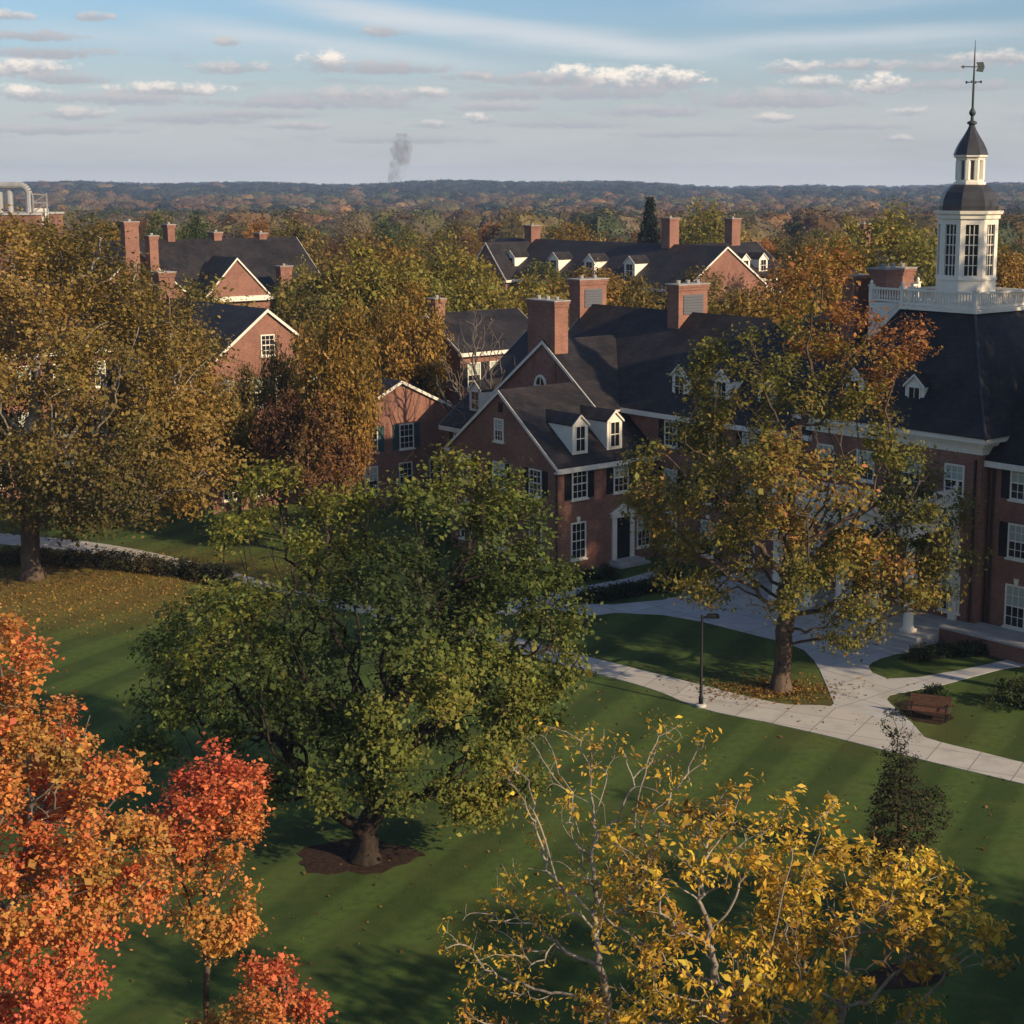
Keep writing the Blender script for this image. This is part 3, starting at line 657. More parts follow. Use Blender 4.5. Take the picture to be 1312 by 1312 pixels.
# three storey range seen between the bare tree and the hall
h = house('', 'three storey brick range with pale cornice and cream windows behind the bare grey tree', 648, 452, 137, 'eave', 9.5, 9, 10.9, 13.6)
for x in (-3.4, -1.1, 1.2, 3.5):
    for z_ in (7.9, 4.6, 1.2): window(h, x, 0, z_, 1.35, 2.0, FV, True, False, 1 if rnd.random() < .3 else None, (2, 2), 'trim')
chimney(h, -4.2, -3.2, -5.1, -4.1, 11, 15.0)
# upper left: long dark roof with a projecting cream-edged gable
h = house('', 'long brick building with brown slate roof, four chimneys and a projecting cream-edged gable', 292, 378, 186, 'eave', 27, 15, 11.9, 18.0)
for x in (-11.5, -8.5, -5.5, 6.5, 9.5, 12.2):
    for z_ in (8.6, 5.0, 1.2): window(h, x, 0, z_, 1.3, 2.0, FV, True)
gable_block(h, -3.9, 3.9, -3, 2.2, 12.2, 16.2, 'v', cornice=True, trim='trim')
MB().box(-4.2, 4.2, -2.75, -2.2, 11.5, 12.05).build('cornice', M['trim'], h)
for x in (-2.2, 0, 2.2): window(h, x, -2.2, 8.6, 1.2, 2.0, FV, True)
chimney(h, 5.8, 7.3, .8, 1.9, 8, 15.2); chimney(h, -3.4, -2.5, -8.4, -7.2, 15, 19.9); chimney(h, 2.5, 3.5, -8.4, -7.2, 15, 18.9); chimney(h, 8.5, 9.5, -8.4, -7.2, 15, 18.7)
# its western neighbour, only the gable and chimneys stand clear of the plane tree
h = house('', 'brick house end with a cream raked edge and two tall chimneys, above the plane tree', 176, 318, 178, 'gable', 12, 18, 12.2, 17.3)
chimney(h, -1.9, -.3, .1, 1.1, 6, 20.5); chimney(h, .5, 1.5, .9, 1.9, 6, 19.0)
for x in (-4, 4):
    for z_ in (8.6, 5): window(h, x, 0, z_, 1.3, 2.0, FV, True)
# far roofs in the middle, ridge running along the street to the right, dormers facing left
p = uvw(0, 0); p = at(640, 306, 232)
h = empty('brick_house', (p[0], p[1], 0), ANG, 'long brick building with a row of white dormers on black roof, beyond the hall', 'building')
gable_block(h, -7, 7, 0, 44, 12.2, 16.9, 'v')
for v_ in (4, 9.5, 18.5, 25.5, 33): dormer(h, -5.7, -v_, 12.9, 1.9, 1.9, FU, 2.6)
gable_block(h, -8.2, 0, 3.6, 11.6, 12.2, 16.6, 'u')
for v_ in (2, 6, 10, 14, 18, 22, 26, 30, 34, 38, 42):
    for z_ in (8.6, 4.8): window(h, -8.2 if 3 < v_ < 12 else -7, -v_, z_, 1.3, 2.0, FU, True)
for x in (-4, 0, 4): window(h, x, -44, 8.6, 1.3, 2.0, FV, True)
chimney(h, -.8, .8, 6.5, 8.0, 15, 18.9); chimney(h, -.8, .8, 33.5, 35, 15, 20.3)
p = at(968, 343, 222)
h = empty('brick_house', (p[0], p[1], 0), ANG, 'brick house with white eaves, dormers and one tall chimney, beyond the porch tree', 'building')
gable_block(h, -11, 7, -13, 0, 12.0, 16.3, 'u')
for x in (-8, -4.5, -1, 2.5): dormer(h, x, .9, 12.6, 1.7, 1.8, FV)
for x in (-9, -6, -3, 0, 3, 5.5):
    for z_ in (8.4, 4.8): window(h, x, 0, z_, 1.3, 2.0, FV, True)
chimney(h, 1.5, 3.2, -7.3, -5.9, 15, 19.8)
# behind the plane tree
p = at(60, 430, 128)
h = empty('brick_house', (p[0], p[1], 0), ANG, 'brick house with many white windows glimpsed through the branches of the plane tree', 'building')
gable_block(h, -16, 9, -14, 0, 11.6, 15.9, 'u')
for x in (-14, -11, -8, -5, -2, 1, 4, 7):
    for z_ in (8.4, 4.8, 1.2): window(h, x, 0, z_, 1.4, 2.1, FV, True, False, 1, (2, 2), 'white')
chimney(h, -6, -4.6, -7.5, -6.2, 14, 17.6)
p = at(1198, 300, 205)
h = empty('brick_house', (p[0], p[1], 0), ANG, 'brick house with a dark roof just showing beside the cupola', 'building')
gable_block(h, -8, 14, -13, 0, 12.0, 16.0, 'u'); chimney(h, -6.6, -5.2, -6.9, -5.9, 15, 19.6)
for x in (-6, -3, 0, 3, 6, 9): window(h, x, 0, 8.4, 1.3, 2.0, FV, True)
# boiler house with steel flues at the left edge
p = at(8, 262, 262)
h = empty('boiler_house', (p[0], p[1], 0), 0, 'pale steel flues and ducts on a brick boiler house at the far left', 'building')
MB().box(-14, 4.5, 0, 14, 0, 19.6).build('wall', M['brick'], h); MB().box(-14.2, 4.7, -.2, 14.2, 19.6, 19.9).build('coping', M['stone'], h)
fl = MB()
pts = [Vector((-3, 3, 24.2))] + [Vector((1.3 + 1.3 * sin(a), 3, 23.0 + 1.2 * cos(a))) for a in np.linspace(0, pi / 2, 7)] + [Vector((2.6, 3, 19.5))]
for a, b in zip(pts, pts[1:]): fl.bar(a, b, .55, 10)
fl.build('duct', M['steel'], h)
for x, z_ in ((-2.2, 23.2), (-.6, 23.5)): MB().bar((x, 3.5, 19.5), (x, 3.5, z_), .5, 10).build('flue', M['steel'], h)
fr = MB()
for x in (3.4, 5.6): fr.box(x - .1, x + .1, 2.5, 2.7, 18, 23.0)
for z_ in (20, 21.5, 22.8): fr.box(3.5, 5.5, 2.52, 2.68, z_ - .08, z_ + .08)
fr.beam((3.4, 2.6, 20), (5.6, 2.6, 21.5), .1, .12).beam((3.4, 2.6, 21.5), (5.6, 2.6, 22.8), .1, .12)
fr.build('frame', M['steel'], h); MB().box(3.2, 5.0, 3, 5, 18, 20.6).build('tank', M['white'], h)

# ------------------------------------------------------------------ street furniture
lp_ = G(898, 905.5); z_top = at(903, 788, lp_[1])[2]
lamp = empty('street_lamp', (lp_[0], lp_[1], 0), 0, 'tall black lamp post with one flat head beside the main path', 'street lamp')
MB().lathe([(.26, -.1), (.26, .12), (.24, .14), (.16, .16)], 0, 0, 16).build('base', M['stone'], lamp, True)
MB().lathe([(.11, .14), (.11, .5), (.075, .55), (.06, z_top)], 0, 0, 12).build('pole', M['iron'], lamp, True)
MB().beam((0, 0, z_top - .12), (.35, 0, z_top - .08), .07, .07).build('arm', M['iron'], lamp)
hd = MB().loft([[(.22, -.17, z_top - .14), (.80, -.17, z_top - .14), (.80, .17, z_top - .14), (.22, .17, z_top - .14)], [(.22, -.17, z_top - .02), (.80, -.17, z_top - .02), (.80, .17, z_top - .02), (.22, .17, z_top - .02)], [(.30, -.11, z_top + .05), (.72, -.11, z_top + .05), (.72, .11, z_top + .05), (.30, .11, z_top + .05)]]).build('lamp_head', M['iron'], lamp)
MB().box(.28, .74, -.12, .12, z_top - .155, z_top - .141).build('lens', M['blind'], hd)

b0 = G(1190, 922)
bench = empty('park_bench', (b0[0], b0[1], .022), R(-22), 'reddish slatted park bench on a mulch bed beside the path junction', 'bench')
for nm, zs in (('seat', [(-.25 + i * .12, .45, 0) for i in range(5)]), ('backrest', [(.31 + i * .02, .56 + i * .13, 1) for i in range(4)])):
    q = MB()
    for y, z_, s_ in zs:
        if s_ == 0: q.box(-.95, .95, y, y + .095, z_ - .035, z_)
        else: q.box(-.95, .95, y, y + .035, z_ - .02, z_ + .095)
    q.build(nm, M['wood'], bench)
for x in (-.8, .8):
    MB().box(x - .03, x + .03, -.24, -.18, 0, .415).box(x - .03, x + .03, .30, .36, 0, .415).box(x - .03, x + .03, -.24, .36, .375, .414).build('leg', M['iron'], bench)
    MB().box(x - .03, x + .03, -.24, .32, .64, .68).box(x - .03, x + .03, -.24, -.19, .45, .64).build('armrest', M['iron'], bench)

# ------------------------------------------------------------------ trees
def leaf_mat(name, trans=.35, gain=1.0):
    m = bpy.data.materials.new(name); m.use_nodes = True; t = NT(m.node_tree); p = t.n['Principled BSDF']
    a = t.node('ShaderNodeAttribute', attribute_name='tint'); a.attribute_type = 'GEOMETRY'
    p.inputs['Roughness'].default_value = .6; p.inputs['Specular IOR Level'].default_value = .25
    t.l.new(a.outputs[0], p.inputs['Base Color'])
    tr = t.node('ShaderNodeBsdfTranslucent'); t.l.new(t.mix(1.0, a.outputs[0], (1.15, 1.1, .7), 'MULTIPLY'), tr.inputs[0])
    mx = t.node('ShaderNodeMixShader'); mx.inputs[0].default_value = trans
    t.l.new(p.outputs[0], mx.inputs[1]); t.l.new(tr.outputs[0], mx.inputs[2])
    t.l.new(mx.outputs[0], t.n['Material Output'].inputs[0]); return m
LEAF = leaf_mat('leaves', .32); CANOPY = leaf_mat('woodland_leaves', .08)
def bark_mat(name, c1, c2, sc=3.0):
    m = bpy.data.materials.new(name); m.use_nodes = True; t = NT(m.node_tree); p = t.n['Principled BSDF']
    p.inputs['Roughness'].default_value = .9; p.inputs['Specular IOR Level'].default_value = .15
    mp = t.node('ShaderNodeMapping'); mp.inputs['Scale'].default_value = (1, 1, .35)
    t.l.new(t.node('ShaderNodeTexCoord').outputs['Object'], mp.inputs[0])
    n_ = t.noise(mp.outputs[0], sc, 6, .7)
    t.l.new(t.mix(t.smooth(n_, .35, .65), c1, c2), p.inputs['Base Color'])
    b = t.node('ShaderNodeBump'); b.inputs['Strength'].default_value = .6; b.inputs['Distance'].default_value = .05; t.l.new(n_, b.inputs['Height']); t.l.new(b.outputs[0], p.inputs['Normal'])
    return m
BARK = {'dark': bark_mat('dark_bark', (.016, .012, .010), (.042, .032, .026)), 'grey': bark_mat('grey_bark', (.10, .085, .072), (.19, .165, .14)),
        'pale': bark_mat('pale_bark', (.17, .145, .12), (.34, .30, .25), 1.6), 'brown': bark_mat('brown_bark', (.055, .038, .028), (.12, .088, .065))}

def fbm(p, rng, freq, n=6):
    o = np.zeros(len(p))
    for k in range(n):
        d = rng.normal(size=3); d /= np.linalg.norm(d); o += np.sin(p @ d * freq * (.6 + .35 * k) + rng.uniform(0, 6.28)) / (1 + .3 * k)
    return o / 2.2

def grow(rng, trunk, lobes, n_att, step, infl=None, kill=None, iters=140, shell=.62, up=0.0, jit=.14):
    """branch skeleton that grows towards points scattered in the crown's lobes"""
    vol = np.array([(l[3] * l[4] * l[5]) ** .8 * (l[6] if len(l) > 6 else 1) for l in lobes]); cnt = np.maximum(8, (n_att * vol / vol.sum()).astype(int))
    at_ = []
    for l, k in zip(lobes, cnt):
        d = rng.normal(size=(k, 3)); d /= np.linalg.norm(d, axis=1)[:, None]
        r = rng.uniform(shell ** 3, 1, k) ** (1 / 3.0)
        at_.append(np.array(l[:3]) + d * r[:, None] * np.array(l[3:6]))
    at_ = np.concatenate(at_); infl = infl or step * 40; kill = kill or step * 1.6
    pos = [np.array(p, float) for p in trunk]; par = [-1] + list(range(len(trunk) - 1))
    P_ = np.array(pos); D = np.full(len(at_), 1e9); Ix = np.zeros(len(at_), int); alive = np.ones(len(at_), bool); new0 = 0
    nkid = {}
    for it in range(iters):
        new = P_[new0:]
        if len(new) == 0: break
        dd = np.linalg.norm(at_[:, None, :] - new[None], axis=2); j = dd.argmin(1); dm = dd[np.arange(len(at_)), j]
        up_ = dm < D; D[up_] = dm[up_]; Ix[up_] = j[up_] + new0
        alive &= D > kill
        ok = alive & (D < infl)
        if not ok.any(): break
        new0 = len(P_)
        vec = at_[ok] - P_[Ix[ok]]; vec /= np.linalg.norm(vec, axis=1)[:, None] + 1e-9
        idx = Ix[ok]; acc = np.zeros((len(P_), 3)); np.add.at(acc, idx, vec)
        src = np.unique(idx); d = acc[src]; d /= np.linalg.norm(d, axis=1)[:, None] + 1e-9
        d += rng.normal(size=d.shape) * jit; d[:, 2] += up; d /= np.linalg.norm(d, axis=1)[:, None] + 1e-9
        keep = np.array([nkid.get(int(s_), 0) < 4 for s_ in src])
        if not keep.any(): break
        src, d = src[keep], d[keep]
        for s_ in src: nkid[int(s_)] = nkid.get(int(s_), 0) + 1
        P_ = np.concatenate([P_, P_[src] + d * step]); par += list(src)
        if len(P_) > 16000: break
    return P_, np.array(par)

def wood(P_, par, r0, rtip, expo=2.35, sides=6, ntrunk=0, flare=1.5):
    n = len(P_); P_ = P_.copy(); mc = np.full(n, -1)
    for i in range(n - 1, 0, -1): mc[par[i]] = i if mc[par[i]] < 0 else mc[par[i]]
    for _ in range(3):
        ok_ = (mc >= 0) & (par >= 0); ok_[:max(1, ntrunk - 1)] = False; P2 = P_.copy(); P2[ok_] = .5 * P_[ok_] + .25 * (P_[par[ok_]] + P_[mc[ok_]]); P_ = P2
    tips = np.zeros(n); kids = [[] for _ in range(n)]
    for i in range(1, n): kids[par[i]].append(i)
    for i in range(n - 1, -1, -1):
        if not kids[i]: tips[i] = 1
        if par[i] >= 0: tips[par[i]] += tips[i]
    rad = rtip * tips ** (1 / expo); k = r0 / rad[0]
    rad = np.where(tips > 1, rtip + (rad - rtip) * (r0 - rtip) / max(rad[0] - rtip, 1e-6), rtip)
    if ntrunk: rad[0] *= flare; 
    main = np.full(n, -1)
    for i in range(n):
        if kids[i]: main[i] = max(kids[i], key=lambda j: tips[j])
    dirv = np.zeros((n, 3)); dirv[1:] = P_[1:] - P_[par[1:]]; dirv[0] = P_[1] - P_[0]
    dirv /= np.linalg.norm(dirv, axis=1)[:, None] + 1e-9
    av = dirv.copy(); hm = main >= 0; av[hm] += dirv[main[hm]]; av /= np.linalg.norm(av, axis=1)[:, None] + 1e-9
    def ring(c_, d, r):
        ref = np.tile(np.array([.31, .94, .13]), (len(d), 1)); e = np.cross(d, ref); e /= np.linalg.norm(e, axis=1)[:, None] + 1e-9; f = np.cross(d, e)
        an = np.arange(sides) * 2 * pi / sides
        return c_[:, None] + (e[:, None] * np.cos(an)[None, :, None] + f[:, None] * np.sin(an)[None, :, None]) * r[:, None, None]
    i = np.arange(1, n); pa = par[1:]; is_main = main[pa] == i
    end = ring(P_[i], av[i], rad[i])
    ds = np.where(is_main[:, None], av[pa], dirv[i]); rs = np.where(is_main, rad[pa], np.minimum(rad[pa], rad[i] * 1.15))
    st_ = ring(P_[pa], ds, rs)
    return st_, end, rad, tips, P_

def wood_mesh(name, st_, end, sides, m):
    k = len(st_); vs = np.concatenate([st_, end], axis=1).reshape(-1, 3); o = np.arange(k)[:, None] * (2 * sides)
    fs = []
    for a in range(sides):
        b = (a + 1) % sides; fs.append(np.concatenate([o + a, o + b, o + sides + b, o + sides + a], axis=1))
    fs = np.stack(fs, 1).reshape(-1, 4)
    me = fast_mesh(name, vs, 4, None, m, fs); me.polygons.foreach_set('use_smooth', [True] * len(me.polygons)); return me

def leaves(rng, cen, per, spread, size, pal, wts, clump_f=.35, aspect=.6, droop=0.0, outw=None, vary=.16, size_var=.34, mixn=.26, zone=None):
    n = len(cen) * per; c_ = np.repeat(cen, per, axis=0) + rng.normal(size=(n, 3)) * spread * np.array([1, 1, .75])
    nr = rng.normal(size=(n, 3)); nr[:, 2] += .9
    if outw is not None: o = c_ - outw; o /= np.linalg.norm(o, axis=1)[:, None] + 1e-9; nr += o * .9
    nr /= np.linalg.norm(nr, axis=1)[:, None] + 1e-9
    a = np.cross(nr, rng.normal(size=(n, 3))); a[:, 2] -= droop; a -= nr * (a * nr).sum(1)[:, None]; a /= np.linalg.norm(a, axis=1)[:, None] + 1e-9
    b = np.cross(nr, a); L = (size * np.exp(rng.normal(size=n) * size_var))[:, None]; Wd = L * aspect
    fold = nr * (Wd * .22)
    v_ = np.stack([c_ - a * L * .5, c_ + b * Wd * .5 - a * L * .06 + fold, c_ + a * L * .5, c_ - b * Wd * .5 - a * L * .06 + fold], axis=1).reshape(-1, 3)
    pal = np.array(pal, float); f = fbm(np.repeat(cen, per, axis=0), rng, clump_f) + rng.normal(size=n) * mixn
    if zone is not None: f = f + zone(c_)
    q = (f.argsort().argsort() if zone is None else np.clip((f + 1.6) / 3.2, 0, .999) * n) / n
    cw = np.cumsum(np.array(wts, float) / sum(wts)); ix = np.minimum(np.searchsorted(cw, q), len(pal) - 1)
    col = pal[ix] * np.exp(rng.normal(size=n) * vary)[:, None] * (1 + rng.normal(size=(n, 3)) * .06)
    return v_, np.repeat(np.clip(col, .003, .9), 4, axis=0)

def make_tree(name, label, base, trunk_pts, lobes, n_att, step, r0, rtip, bark, leaf, group=None, seed=1, cat='tree', branch_split=.5, twig=1, frac=1.0, sides=6, bark2=None, clump=1.0, **gk):
    """tree > trunk, branches, crown; lobes and trunk points in world metres"""
    rng = np.random.default_rng(seed)
    P_, par = grow(rng, trunk_pts, lobes, n_att, step, **gk)
    st_, end, rad, tips, P_ = wood(P_, par, r0, rtip, sides=sides, ntrunk=len(trunk_pts))
    b = np.array(base, float)
    root = empty(name, tuple(b), 0, label, cat, group)
    big = rad[1:] > r0 * branch_split
    big[:len(trunk_pts) - 1] = True; own = np.zeros(len(P_), int)                # each limb off the trunk is a part of its own
    for i in range(1, len(P_)):
        own[i] = 0 if big[i - 1] else (i if own[par[i]] == 0 else own[par[i]])
    lab = own[1:]; cnt = {k: int((lab == k).sum()) for k in set(lab.tolist()) if k}; lab = np.array([k if k == 0 or cnt[k] >= 12 else 0 for k in lab.tolist()])
    for k in sorted(set(lab.tolist())):
        mk = lab == k; nm = 'limb' if k else 'trunk'
        o = bpy.data.objects.new(nm, wood_mesh(nm, st_[mk] - b, end[mk] - b, sides, BARK[bark if k else (bark2 or bark)])); COL.objects.link(o); o.parent = root
    if leaf:
        sel = P_[(tips <= twig) & (np.arange(len(P_)) >= len(trunk_pts))]
        if frac < 1 or 'keep' in leaf:
            kf = leaf.pop('keep', None);  keep = rng.random(len(sel)) < (frac if kf is None else kf(sel, rng)); sel = sel[keep]
        if clump < 1: sel = sel[rng.random(len(sel)) < clump]; leaf['per'] = int(leaf['per'] / clump)
        v_, c_ = leaves(rng, sel, outw=np.array([lobes[0][0], lobes[0][1], b[2] + (lobes[0][2] - b[2]) * .7]), **leaf)
        o = bpy.data.objects.new('crown', fast_mesh('crown', v_ - b, 4, c_, LEAF)); COL.objects.link(o); o.parent = root
    return root

def lobe(x, y, Y, rx, ry, rd=None, w_=1):
    """a part of the crown seen round pixel x, y at depth Y; rx, ry its half size in photo pixels, rd its half depth in metres"""
    p = at(x, y, Y); k = Y / FPX; return (p[0], p[1], p[2], rx * k, (rd if rd else rx * k), ry * k, w_)
def stem(base, top, n, rng_seed=0, wob=.12):
    r_ = np.random.default_rng(rng_seed); a, b = np.array(base, float), np.array(top, float)
    return [a + (b - a) * t + (r_.normal(size=3) * wob * (0 < t < 1)) * np.array([1, 1, .2]) for t in np.linspace(0, 1, n)]

# --- big green oak on the lawn
ob_ = OAK; Yo = ob_[1]
make_tree('oak_tree', 'broad dark green oak on the lawn, its dark forked trunk in a mulch bed', ob_, stem(ob_, ob_ + np.array([.12, .1, 1.25]), 4, 3, .02),
          [lobe(470, 830, Yo, 230, 190, 6.5, 1.0), lobe(560, 672, Yo + 1, 125, 105, 4.5), lobe(550, 610, Yo + 2, 65, 45, 2.6), lobe(360, 672, Yo + 2.5, 100, 90, 4), lobe(655, 800, Yo + 1, 110, 120, 4.5), lobe(290, 850, Yo, 115, 110, 4.5), lobe(560, 900, Yo - 1.5, 140, 110, 4.5),
           lobe(400, 960, Yo - 1, 110, 85, 3.5), lobe(640, 950, Yo + 1, 90, 80, 3.5), lobe(230, 925, Yo + .5, 75, 60, 2.6), lobe(690, 700, Yo + 2, 45, 70, 2.2), lobe(330, 790, Yo - 2.5, 90, 80, 3), lobe(430, 1010, Yo - 2.2, 95, 48, 2), lobe(545, 1000, Yo - 2.5, 95, 55, 2), lobe(610, 1030, Yo - .5, 75, 40, 2), lobe(340, 1000, Yo, 80, 40, 2.2), lobe(540, 800, Yo - 4, 110, 90, 3)],
          3200, .48, .46, .015, 'dark', dict(per=52, spread=.40, size=.165, aspect=.62, pal=[(.042, .060, .016), (.074, .098, .022), (.118, .138, .028), (.175, .180, .033), (.23, .205, .04)], wts=[2.2, 4, 4.5, 3.2, .9], clump_f=.55, vary=.15), seed=11, clump=.18, shell=.5, twig=3, branch_split=.42)
# --- plane tree at the left
Ys = SYC[1]
make_tree('plane_tree', 'huge tawny olive plane tree with pale limbs standing on golden fallen leaves', SYC, stem(SYC, SYC + np.array([-.1, 0, 4.6]), 7, 4),
          [lobe(80, 500, Ys, 175, 190, 8, 1.2), lobe(60, 345, Ys, 110, 75, 5), lobe(190, 470, Ys + 1, 105, 120, 6), lobe(-60, 470, Ys, 120, 150, 6), lobe(220, 590, Ys - 1, 85, 70, 5), lobe(130, 620, Ys - 3, 120, 65, 5), lobe(-20, 610, Ys - 2, 100, 60, 5), lobe(150, 360, Ys + 1, 60, 50, 4), lobe(255, 520, Ys + 2, 55, 70, 4), lobe(85, 520, Ys - 6, 130, 110, 3), lobe(10, 410, Ys - 4, 90, 80, 3)],
          3400, .70, .62, .022, 'pale', dict(per=96, spread=.62, size=.20, aspect=.7, pal=[(.095, .080, .022), (.165, .120, .030), (.235, .160, .036), (.28, .180, .042), (.32, .21, .07)], wts=[1.5, 3.5, 4, 2.5, .8], clump_f=.3, vary=.15), seed=12, clump=.5, twig=3, branch_split=.55, up=.03, bark2='brown')
# --- tree in the courtyard before the porch
Yc = CRT[1]
zone_c = lambda p: 1.15 * np.clip((p[:, 2] - 10) / 9, 0, 1) * np.clip((p[:, 0] - 6.5) / 8, 0, 1) - .12
make_tree('maple_tree', 'tall olive and rust maple with straight bare trunk on the lawn before the porch', CRT, stem(CRT, CRT + np.array([.25, 0, 5.2]), 8, 6, .07),
          [lobe(1020, 610, Yc, 175, 150, 5.5, 1.1), lobe(1045, 380, Yc, 65, 80, 3.2), lobe(1080, 475, Yc + .5, 80, 85, 3.6), lobe(940, 520, Yc, 80, 95, 3.8), lobe(880, 630, Yc + .5, 85, 100, 3.8), lobe(1178, 665, Yc + .5, 62, 88, 3.2), lobe(1110, 730, Yc - .5, 115, 75, 4), lobe(910, 720, Yc, 90, 60, 3.6), lobe(1020, 740, Yc - 2, 110, 70, 3), lobe(1150, 425, Yc + .5, 44, 48, 2.2), lobe(1200, 720, Yc, 55, 60, 2.4), lobe(1060, 800, Yc - 1, 90, 32, 2.2), lobe(985, 430, Yc, 50, 50, 2.5), lobe(1010, 620, Yc - 4, 120, 100, 2.2)],
          2500, .48, .42, .015, 'brown', dict(per=42, spread=.43, size=.175, aspect=.62, pal=[(.082, .090, .020), (.135, .135, .028), (.20, .165, .032), (.29, .18, .036), (.33, .14, .045)], wts=[3, 4.4, 3.2, 2, 1.2], clump_f=.55, mixn=.42, vary=.15, zone=zone_c), seed=13, clump=.19, twig=3, branch_split=.5, up=.05)
# --- red maples, lower left
redp = [(.56, .12, .06), (.58, .165, .06), (.58, .225, .065), (.50, .25, .06), (.34, .20, .06)]
B = G(40, 1690); Yr = 35.5; B = np.array([at(-10, 1500, Yr)[0], Yr, 0])
make_tree('red_maple', 'large scarlet and orange maple filling the lower left corner', B, stem(B, at(-25, 1290, Yr), 6, 7, .05),
          [lobe(20, 1050, Yr, 95, 150, 2.2, 1.2), lobe(8, 850, Yr, 48, 75, 1.2), lobe(120, 1040, Yr, 85, 80, 1.6), lobe(150, 1120, Yr, 80, 85, 1.6), lobe(55, 1150, Yr - .8, 100, 90, 1.5), lobe(55, 940, Yr, 75, 60, 1.3), lobe(50, 1260, Yr - .5, 95, 70, 1.4), lobe(-60, 1080, Yr, 90, 200, 2), lobe(10, 1330, Yr, 110, 60, 1.5)],
          1900, .21, .19, .009, 'grey', dict(per=36, spread=.20, size=.108, aspect=.72, pal=redp, wts=[1.6, 3.2, 3, 1.6, .6], clump_f=1.3, vary=.15), seed=14, clump=.27, twig=3, branch_split=.6)
B = np.array([at(263, 1500, 38)[0], 38, 0])
make_tree('red_maple', 'slim young maple with red top and thin brown lower crown on one straight stem', B, stem(B, at(263, 1215, 38), 7, 8, .03),
          [lobe(268, 1040, 38, 78, 75, 1.5, 1.2), lobe(250, 1130, 38, 60, 70, 1.1), lobe(285, 1170, 38, 55, 60, 1.0), lobe(230, 1050, 38, 55, 60, 1.1), lobe(285, 955, 38, 16, 32, .3), lobe(300, 1020, 38, 48, 55, 1)],
          1000, .19, .085, .007, 'brown', dict(per=32, spread=.17, size=.105, aspect=.72, pal=redp[::-1], wts=[1.2, 2.5, 3, 3.2, 1.8], clump_f=.8, vary=.2, zone=lambda p: np.clip((p[:, 2] - 8.2) / 2.2, -1.2, .8)), seed=15, clump=.4, twig=2)
B = np.array([at(345, 1560, 36)[0], 36, 0])
make_tree('red_maple', 'small orange maple whose top shows at the bottom edge', B, stem(B, at(345, 1400, 36), 5, 9, .03),
          [lobe(350, 1285, 36, 62, 62, 1.2, 1.2), lobe(385, 1300, 36, 40, 50, .8), lobe(300, 1330, 36, 60, 45, 1), lobe(230, 1345, 36, 60, 40, 1), lobe(370, 1380, 36, 60, 60, 1.1)],
          800, .19, .08, .007, 'brown', dict(per=32, spread=.17, size=.105, aspect=.72, pal=redp, wts=[1.2, 3, 3.6, 1.8, .5], clump_f=1.2, vary=.15), seed=16, clump=.4, twig=2)
# --- yellow trees, lower right
yel = [(.26, .15, .03), (.44, .27, .035), (.58, .37, .04), (.64, .44, .055), (.44, .21, .045)]
Y1 = 39.0; B = np.array([at(785, 1500, Y1)[0], Y1, 0])
make_tree('hickory_tree', 'nearly bare tree with pale forking branches and only a few yellow leaves left', B, stem(B, at(775, 1250, Y1), 7, 21, .05),
          [lobe(725, 990, Y1, 105, 85, 1.6, 1), lobe(860, 970, Y1, 60, 60, 1.2, 1), lobe(640, 1200, Y1, 95, 70, 1.4, 1), lobe(770, 1120, Y1, 100, 90, 1.5, .8), lobe(640, 1290, Y1, 80, 40, 1.2, 1), lobe(880, 960, Y1, 45, 50, .9, .8), lobe(700, 1120, Y1, 90, 70, 1.3, .8)],
          620, .20, .11, .007, 'pale', dict(per=11, spread=.16, size=.135, aspect=.42, pal=yel, wts=[1, 2, 3, 2, 1], clump_f=1.0, vary=.15, droop=.5, keep=lambda p, r: np.where(p[:, 2] < 5.2, .8, .42)), seed=21, twig=1, branch_split=.5, shell=.3, jit=.12)
Y2 = 37.5; B = np.array([at(935, 1520, Y2)[0], Y2, 0])
make_tree('hickory_tree', 'golden yellow hickory with flat topped crown, beside the nearly bare tree', B, stem(B, at(930, 1290, Y2), 7, 22, .05),
          [lobe(870, 1090, Y2, 120, 65, 1.9, 1.2), lobe(950, 1050, Y2, 75, 50, 1.4), lobe(1050, 1030, Y2, 55, 32, .9, .6), lobe(820, 1180, Y2, 90, 60, 1.5, .7), lobe(900, 1240, Y2 - .5, 120, 75, 1.7), lobe(800, 1290, Y2, 80, 45, 1.4), lobe(880, 1330, Y2, 130, 50, 1.6)],
          900, .20, .11, .008, 'pale', dict(per=16, spread=.17, size=.165, aspect=.42, pal=yel, wts=[1, 2.4, 3.6, 2.4, .8], clump_f=1.0, vary=.15, droop=.5), seed=22, twig=2, frac=.55, shell=.5)
Y3 = 38.5; B = np.array([at(1110, 1520, Y3)[0], Y3, 0])
make_tree('hickory_tree', 'dense golden yellow hickory with a broad crown, rightmost of the yellow trees', B, stem(B, at(1075, 1330, Y3), 6, 23, .05),
          [lobe(1080, 1140, Y3, 150, 65, 2.2, 1.2), lobe(1180, 1150, Y3, 90, 60, 1.6), lobe(1010, 1220, Y3, 110, 70, 1.8), lobe(1235, 1205, Y3, 75, 50, 1.5), lobe(1270, 1225, Y3, 40, 28, .8), lobe(1120, 1230, Y3 - .6, 100, 45, 1.4, .5), lobe(1155, 1300, Y3, 70, 35, 1.2, .4), lobe(1000, 1310, Y3, 110, 50, 1.6)],
          1050, .20, .12, .008, 'pale', dict(per=20, spread=.17, size=.18, aspect=.42, pal=yel, wts=[.8, 2.4, 3.8, 2.8, .6], clump_f=1.0, vary=.15, droop=.5), seed=23, twig=2, frac=.5, shell=.5)
